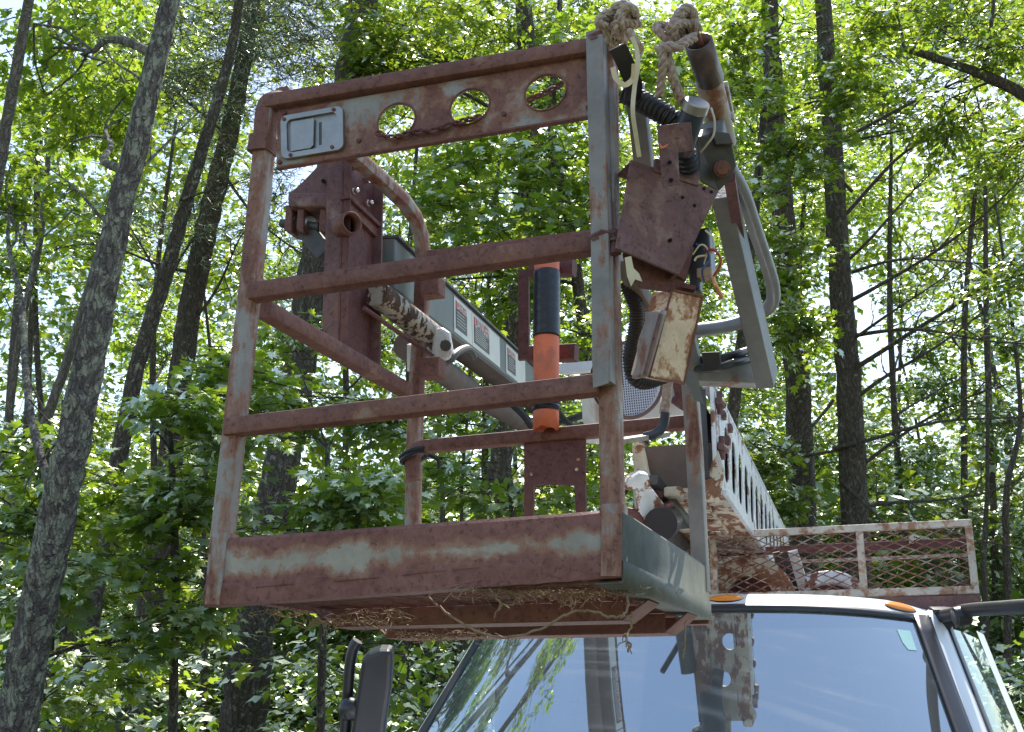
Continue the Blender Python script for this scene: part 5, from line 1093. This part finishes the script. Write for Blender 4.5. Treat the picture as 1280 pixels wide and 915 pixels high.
tree('oak_tree', 'rough trunk seen through the basket behind the orange tube', 'tree', GT, [(600, 900, 11.5), (612, 700, 11.5), (626, 560, 11.5), (642, 410, 11.6), (655, 300, 11.8), (662, 150, 12), (655, 20, 12.2), (640, -200, 12.5)], [15, 14, 13.5, 13, 12, 12, 10, 8],
     [(620, 40, 11.8, 120, 70, 26), (760, 60, 11.8, 110, 90, 24), (520, 60, 10.8, 100, 52, 40), (700, -110, 12, 190, 110, 30), (470, 80, 10.8, 60, 34, 16)], 'oak', OAKL, BARK, dead=((655, 300, 11.8, 730, 170, 11.8, 5, 5), (642, 400, 11.6, 560, 290, 11.4, 3, 5)))
tree('oak_tree', 'dark trunk left of the two standing close together beyond the cab roof', 'tree', GT, [(1010, 900, 13), (1004, 650, 13), (995, 450, 13), (980, 280, 13), (968, 130, 13.2), (960, -40, 13.4), (955, -300, 13.6)], [18, 17, 15, 14, 12, 10, 7],
     [(930, 150, 12.4, 80, 90, 30), (950, 290, 12, 70, 80, 30), (960, 400, 12.2, 60, 60, 18), (980, 20, 12.6, 100, 70, 30), (900, -100, 12.6, 150, 90, 30), (970, 560, 12.3, 60, 60, 22)], 'oak', MAPLE, BARKD)
tree('pine_tree', 'dark trunk right of the two beyond the cab roof, with bare branches sweeping right', 'tree', GT, [(1078, 900, 12), (1070, 650, 12), (1062, 480, 12), (1050, 330, 12), (1042, 180, 12.1), (1030, 20, 12.3), (1015, -250, 12.5)], [18, 17, 15, 13, 12, 10, 7],
     [(1090, 60, 12, 90, 70, 18), (1150, 160, 11.8, 80, 60, 12)], 'oak', MAPLE, BARKD,
     dead=tuple((1050 + RNG.uniform(-10, 18), y, 12, x1, y1, RNG.uniform(10, 12.5), w, 13) for y, x1, y1, w in ((640, 1290, 590, 5), (600, 1250, 480, 5), (560, 1300, 520, 5), (520, 1240, 380, 5), (470, 1290, 300, 6), (430, 1200, 330, 4), (380, 1290, 210, 5), (330, 1180, 200, 4), (600, 1180, 720, 4), (650, 1300, 690, 5), (280, 1240, 130, 5), (240, 960, 120, 4), (500, 960, 590, 4), (560, 920, 590, 4), (420, 1290, 430, 5), (340, 1270, 330, 4), (180, 1280, 60, 5))))
tree('oak_tree', 'arching limb and leafy crown in the top right corner', 'tree', GT, [(1420, 900, 10), (1410, 500, 10), (1390, 200, 10), (1300, 130, 10), (1220, 90, 10), (1130, 60, 10.2)], [16, 14, 12, 8, 6, 4],
     [(1240, 40, 10, 110, 60, 34), (1180, 130, 10.4, 90, 60, 22), (1270, 180, 10.4, 70, 70, 22), (1120, 0, 10.4, 90, 60, 22), (1250, -110, 10.2, 150, 90, 30), (1260, 330, 10.5, 60, 60, 12)], 'oval', OAKL, BARK)
for x, y0, r_, lab in ((505, 610, 6, 'thin dark stem standing right of the black truck mirror'), (548, 690, 9, 'dark stem at the left edge of the windshield'), (1228, 640, 7, 'left of the thin stems at the lower right edge'), (1256, 560, 8, 'right of the thin stems at the lower right edge'),
                       (252, 560, 7, 'slim stem in shade low behind the left maple leaves'), (575, 560, 5, 'slim pale stem seen through the lower basket opening'), (90, 830, 13, 'dark leaning stem at the bottom left beside the lichen trunk'), (700, 560, 7, 'slim dark stem right of the rough trunk, behind the hanging plate')):
    tree('young_tree', lab, 'tree', 'thin stems', [(x, 930, 14), (x + 4, 780, 14), (x + 2, y0 + 60, 14), (x + RNG.uniform(-10, 20), y0 - 60, 14.2), (x + RNG.uniform(-20, 30), y0 - 330, 14.5)], [r_ * .7, r_ * .6, r_ * .5, r_ * .35, r_ * .15], [(x, y0 - 240, 14.2, 70, 60, 7)], 'oak', OAKL, BARKD)
# -- understory with big leaves, close
def under(lab, stem, blobs, lm=MAPLE, spec='maple', size=1., d=7.):
    return tree('maple_sapling', lab, 'tree', GM, [(stem[0], 930, d), (stem[0] + 5, (930 + stem[1]) / 2, d), (stem[0] + stem[2], stem[1], d)], [6, 5, 3], blobs, spec, lm, BARK, size)
under('dark green maple leaves filling the lower left corner under the lichen trunk', (40, 560, 20), [(60, 700, 6.8, 130, 90, 22), (40, 590, 7.4, 110, 60, 12), (180, 790, 7.2, 110, 80, 14), (60, 850, 7.4, 130, 80, 16)])
under('broad maple sapling with layered leaves left of the basket at mid height', (215, 500, -5), [(190, 540, 6.8, 120, 60, 18), (240, 630, 7.0, 130, 90, 22), (140, 620, 7.2, 100, 60, 12), (260, 490, 7.4, 80, 60, 10), (220, 740, 7.2, 110, 90, 13)], d=7.2)
under('maple sapling whose leaves show through the lower left basket opening', (400, 560, 10), [(400, 590, 7.2, 110, 80, 18), (350, 500, 7.5, 90, 70, 13), (440, 510, 7.5, 90, 70, 13), (430, 660, 7.4, 90, 60, 11), (350, 700, 7.4, 90, 60, 8), (350, 415, 8, 70, 60, 8)], d=7.4)
under('pale maple sapling behind the lower middle of the basket', (640, 520, -10), [(590, 600, 8.4, 90, 60, 14), (700, 590, 8.6, 90, 65, 14), (560, 530, 8.6, 80, 55, 8), (760, 560, 8.6, 70, 70, 9)], d=8.4)
tree('maple_tree', 'mid green maple crown filling the upper basket opening', 'tree', GM, [(720, 930, 10), (725, 700, 10), (735, 500, 10), (715, 300, 10), (690, 160, 10.1), (700, 0, 10.4)], [9, 9, 8, 7, 5, 3],
     [(640, 240, 9.8, 130, 90, 34), (720, 200, 10, 110, 90, 20), (600, 300, 9.8, 110, 80, 20), (700, 310, 10, 110, 80, 18), (820, 240, 10, 100, 100, 20), (560, 350, 10, 90, 70, 12), (700, 410, 10, 90, 80, 14), (580, 180, 10, 90, 60, 12), (840, 120, 10, 90, 90, 18), (720, 90, 10, 100, 80, 16)], 'maple', MAPLE, BARK)
tree('maple_tree', 'leafy maple between the cab gear and the two dark trunks', 'tree', GM, [(900, 930, 11), (905, 650, 11), (930, 400, 11), (950, 200, 11.2), (960, 60, 11.4)], [8, 8, 7, 5, 3],
     [(960, 340, 10.4, 70, 60, 24), (985, 200, 10.4, 80, 60, 24), (930, 90, 10.6, 70, 60, 20), (1010, 420, 10.6, 60, 60, 16), (930, 560, 11.5, 60, 70, 26), (960, 640, 12, 80, 50, 26), (1060, 120, 10.8, 70, 60, 14)], 'maple', OAKL, BARK, .9)
# -- middle distance
def mid(lab, stem, blobs, spec='far', lm=SHRUB, size=1., cat='tree', name='broadleaf_tree', g=GF, r_=4.5):
    d = blobs[0][2]
    return tree(name, lab, cat, g, [(stem, 920, d), (stem + RNG.uniform(-8, 8), 700, d), (stem + RNG.uniform(-20, 20), 400, d), (stem + RNG.uniform(-30, 30), 150, d)], [r_, r_, r_ * .8, r_ * .4], blobs, spec, lm, BARK, size)
mid('green crown high on the left behind the big lichen trunk', 60, [(60, 160, 15, 120, 90, 60), (130, 60, 15, 120, 80, 60), (30, 330, 15, 60, 60, 18), (150, 300, 16, 70, 50, 20)], lm=MAPLE)
mid('sunlit tree low at the far left edge', 30, [(50, 790, 17, 120, 90, 60), (40, 640, 17, 70, 60, 24), (120, 520, 17, 60, 40, 14), (130, 880, 17, 140, 60, 40)], lm=OAKL)
mid('green bush between the lichen trunk and the thick dark trunk', 200, [(200, 850, 15, 120, 90, 70), (230, 700, 15, 100, 90, 50), (210, 440, 16, 90, 70, 36), (270, 560, 16, 90, 80, 40), (120, 600, 15, 90, 90, 30)], lm=MAPLE)
mid('bright yellow green tree low behind the truck mirror', 440, [(400, 850, 19, 110, 90, 80), (500, 860, 19, 100, 80, 70), (430, 700, 19, 90, 80, 50), (540, 640, 19, 100, 80, 50), (390, 380, 18, 70, 80, 34), (480, 440, 18, 60, 50, 20)], lm=SHRUB)
mid('sunlit crown behind the middle of the basket', 600, [(600, 480, 18, 90, 90, 50), (690, 500, 18, 90, 90, 50), (620, 650, 18, 110, 60, 60), (560, 230, 18, 70, 50, 22), (700, 640, 18, 80, 60, 40), (650, 330, 18, 90, 70, 40)], lm=SHRUB)
mid('yellow green crown above the top rail of the basket', 520, [(520, 30, 17, 140, 60, 70), (640, 90, 17, 100, 60, 50), (740, 20, 17, 120, 70, 56), (440, 130, 17, 60, 60, 20)], lm=OAKL)
mid('green crown behind the hoses and rope at the right of the basket', 800, [(800, 120, 18, 100, 90, 60), (860, 60, 18, 110, 70, 50), (800, 320, 18, 80, 120, 50), (930, 480, 18, 80, 90, 50), (880, 360, 18, 80, 100, 40)], lm=MAPLE)
mid('leafy crown high between the two dark trunks', 1010, [(1010, 90, 18, 110, 100, 70), (1020, 260, 18, 80, 80, 36), (930, 220, 18, 90, 110, 60), (1100, 220, 19, 70, 70, 24), (1030, 560, 18, 80, 90, 50), (1110, 10, 18, 120, 60, 50)], lm=MAPLE)
mid('sunlit tree behind the right end of the rack', 1130, [(1130, 560, 18, 70, 90, 34), (1150, 690, 18, 90, 60, 50), (1210, 470, 19, 80, 60, 26), (1130, 420, 20, 70, 60, 16)], lm=SHRUB)
mid('yellow green tree at the right edge beside the cab pillar', 1250, [(1250, 640, 16, 70, 80, 40), (1240, 760, 16, 80, 70, 44), (1250, 870, 16, 90, 70, 54), (1260, 540, 16, 60, 50, 20), (1250, 420, 17, 60, 50, 12)], lm=SHRUB)
mid('fine leaved crown in the upper right corner behind the arching limb', 1200, [(1200, 40, 17, 130, 80, 70), (1240, 200, 17, 90, 90, 50), (1120, 140, 17, 80, 60, 26), (1190, 300, 18, 80, 50, 16)], lm=OAKL)
def WP_(x, y, z):
    c = R @ (V(x, y, z) - CAM); return 640 + F * c[0] / c[2], 457.5 + F * c[1] / c[2], c[2]
tree('oak_tree', 'tree beside the truck on the left, its overhanging limb mirrored in the windshield', 'tree', GT, [WP_(-7.5, 2.2, .5), WP_(-7.4, 2.2, 4), WP_(-7, 2.1, 8), WP_(-6.6, 2.0, 12)], [30, 28, 24, 14],
     [(*WP_(-5.4, 2.8, 6.2), 150, 110, 22), (*WP_(-4.4, 2.3, 7.4), 120, 120, 20), (*WP_(-5.6, 2.0, 8.8), 200, 150, 26), (*WP_(-3.5, 2.0, 9.4), 90, 120, 12), (*WP_(-7, 4.0, 6.5), 150, 150, 18)], 'oak', MAPLE, BARK)
# -- far wood, one mass
def far_wood():
    e = bpy.data.objects.new('far_wood', None); 
    t = empty('far_wood', (-6, 30, 0), 'distant mass of leafy woodland behind all the trunks', 'woodland'); t['kind'] = 'stuff'
    rng = RNG; n = 11500; tb = Tubes()
    az = rng.uniform(-.62, .30, n); d = rng.uniform(24, 40, n); low = rng.uniform(0, 1, n) < .55; el = np.where(low, rng.uniform(-.04, .20, n), rng.uniform(.1, .60, n)); d = np.where(low, rng.uniform(17, 38, n), d)
    keep = (np.sin(az * 23 + 1) + np.sin(az * 41 + el * 17) + .9 * np.sin(el * 31 + az * 9)) > (-2.7 + 4.0 * np.clip(el - .15, 0, 1)); az, d, el = az[keep], d[keep], el[keep]
    c = np.stack([CAM[0] + d * np.sin(az - .37 + .18), CAM[1] + d * np.cos(az - .19), 1.6 + d * np.tan(el)], 1)
    out = rng.normal(0, 1, (len(c), 3)); p_, t_, n_ = sprays(tb, c, out, 1.5, 24, 'far')
    leaves_mesh('foliage', p_, t_, n_, .24 * rng.uniform(.6, 1.3, len(p_)), L_TRI, OAKL, t)
    for k in range(14):
        a = rng.uniform(-.6, .3) - .19; dd = rng.uniform(22, 38); b = V(CAM[0] + dd * math.sin(a), CAM[1] + dd * math.cos(a), -.1); tb.add(wob(b, b + V(rng.uniform(-1.5, 1.5), rng.uniform(-1, 1), rng.uniform(12, 20)), 12, .01), np.linspace(rng.uniform(.06, .15), .03, 12), 7)
    tb.build('stems', BARKD, t)
    # low brush on the forest floor
    tb = Tubes(); n = 3000; a = rng.uniform(-.62, .32, n) - .19; dd = rng.uniform(9, 32, n); c = np.stack([CAM[0] + dd * np.sin(a), CAM[1] + dd * np.cos(a), rng.uniform(.1, 2.3, n)], 1)
    b = empty('underbrush', (-4, 14, 0), 'low leafy brush covering the forest floor', 'brush'); b['kind'] = 'stuff'
    p_, t_, n_ = sprays(tb, c, rng.normal(0, 1, (n, 3)), .7, 22, 'far'); leaves_mesh('foliage', p_, t_, n_, .12 * rng.uniform(.6, 1.3, len(p_)), L_TRI, SHRUB, b); tb.build('stems', BARK, b)
far_wood()
print('TRIS', NTRI)
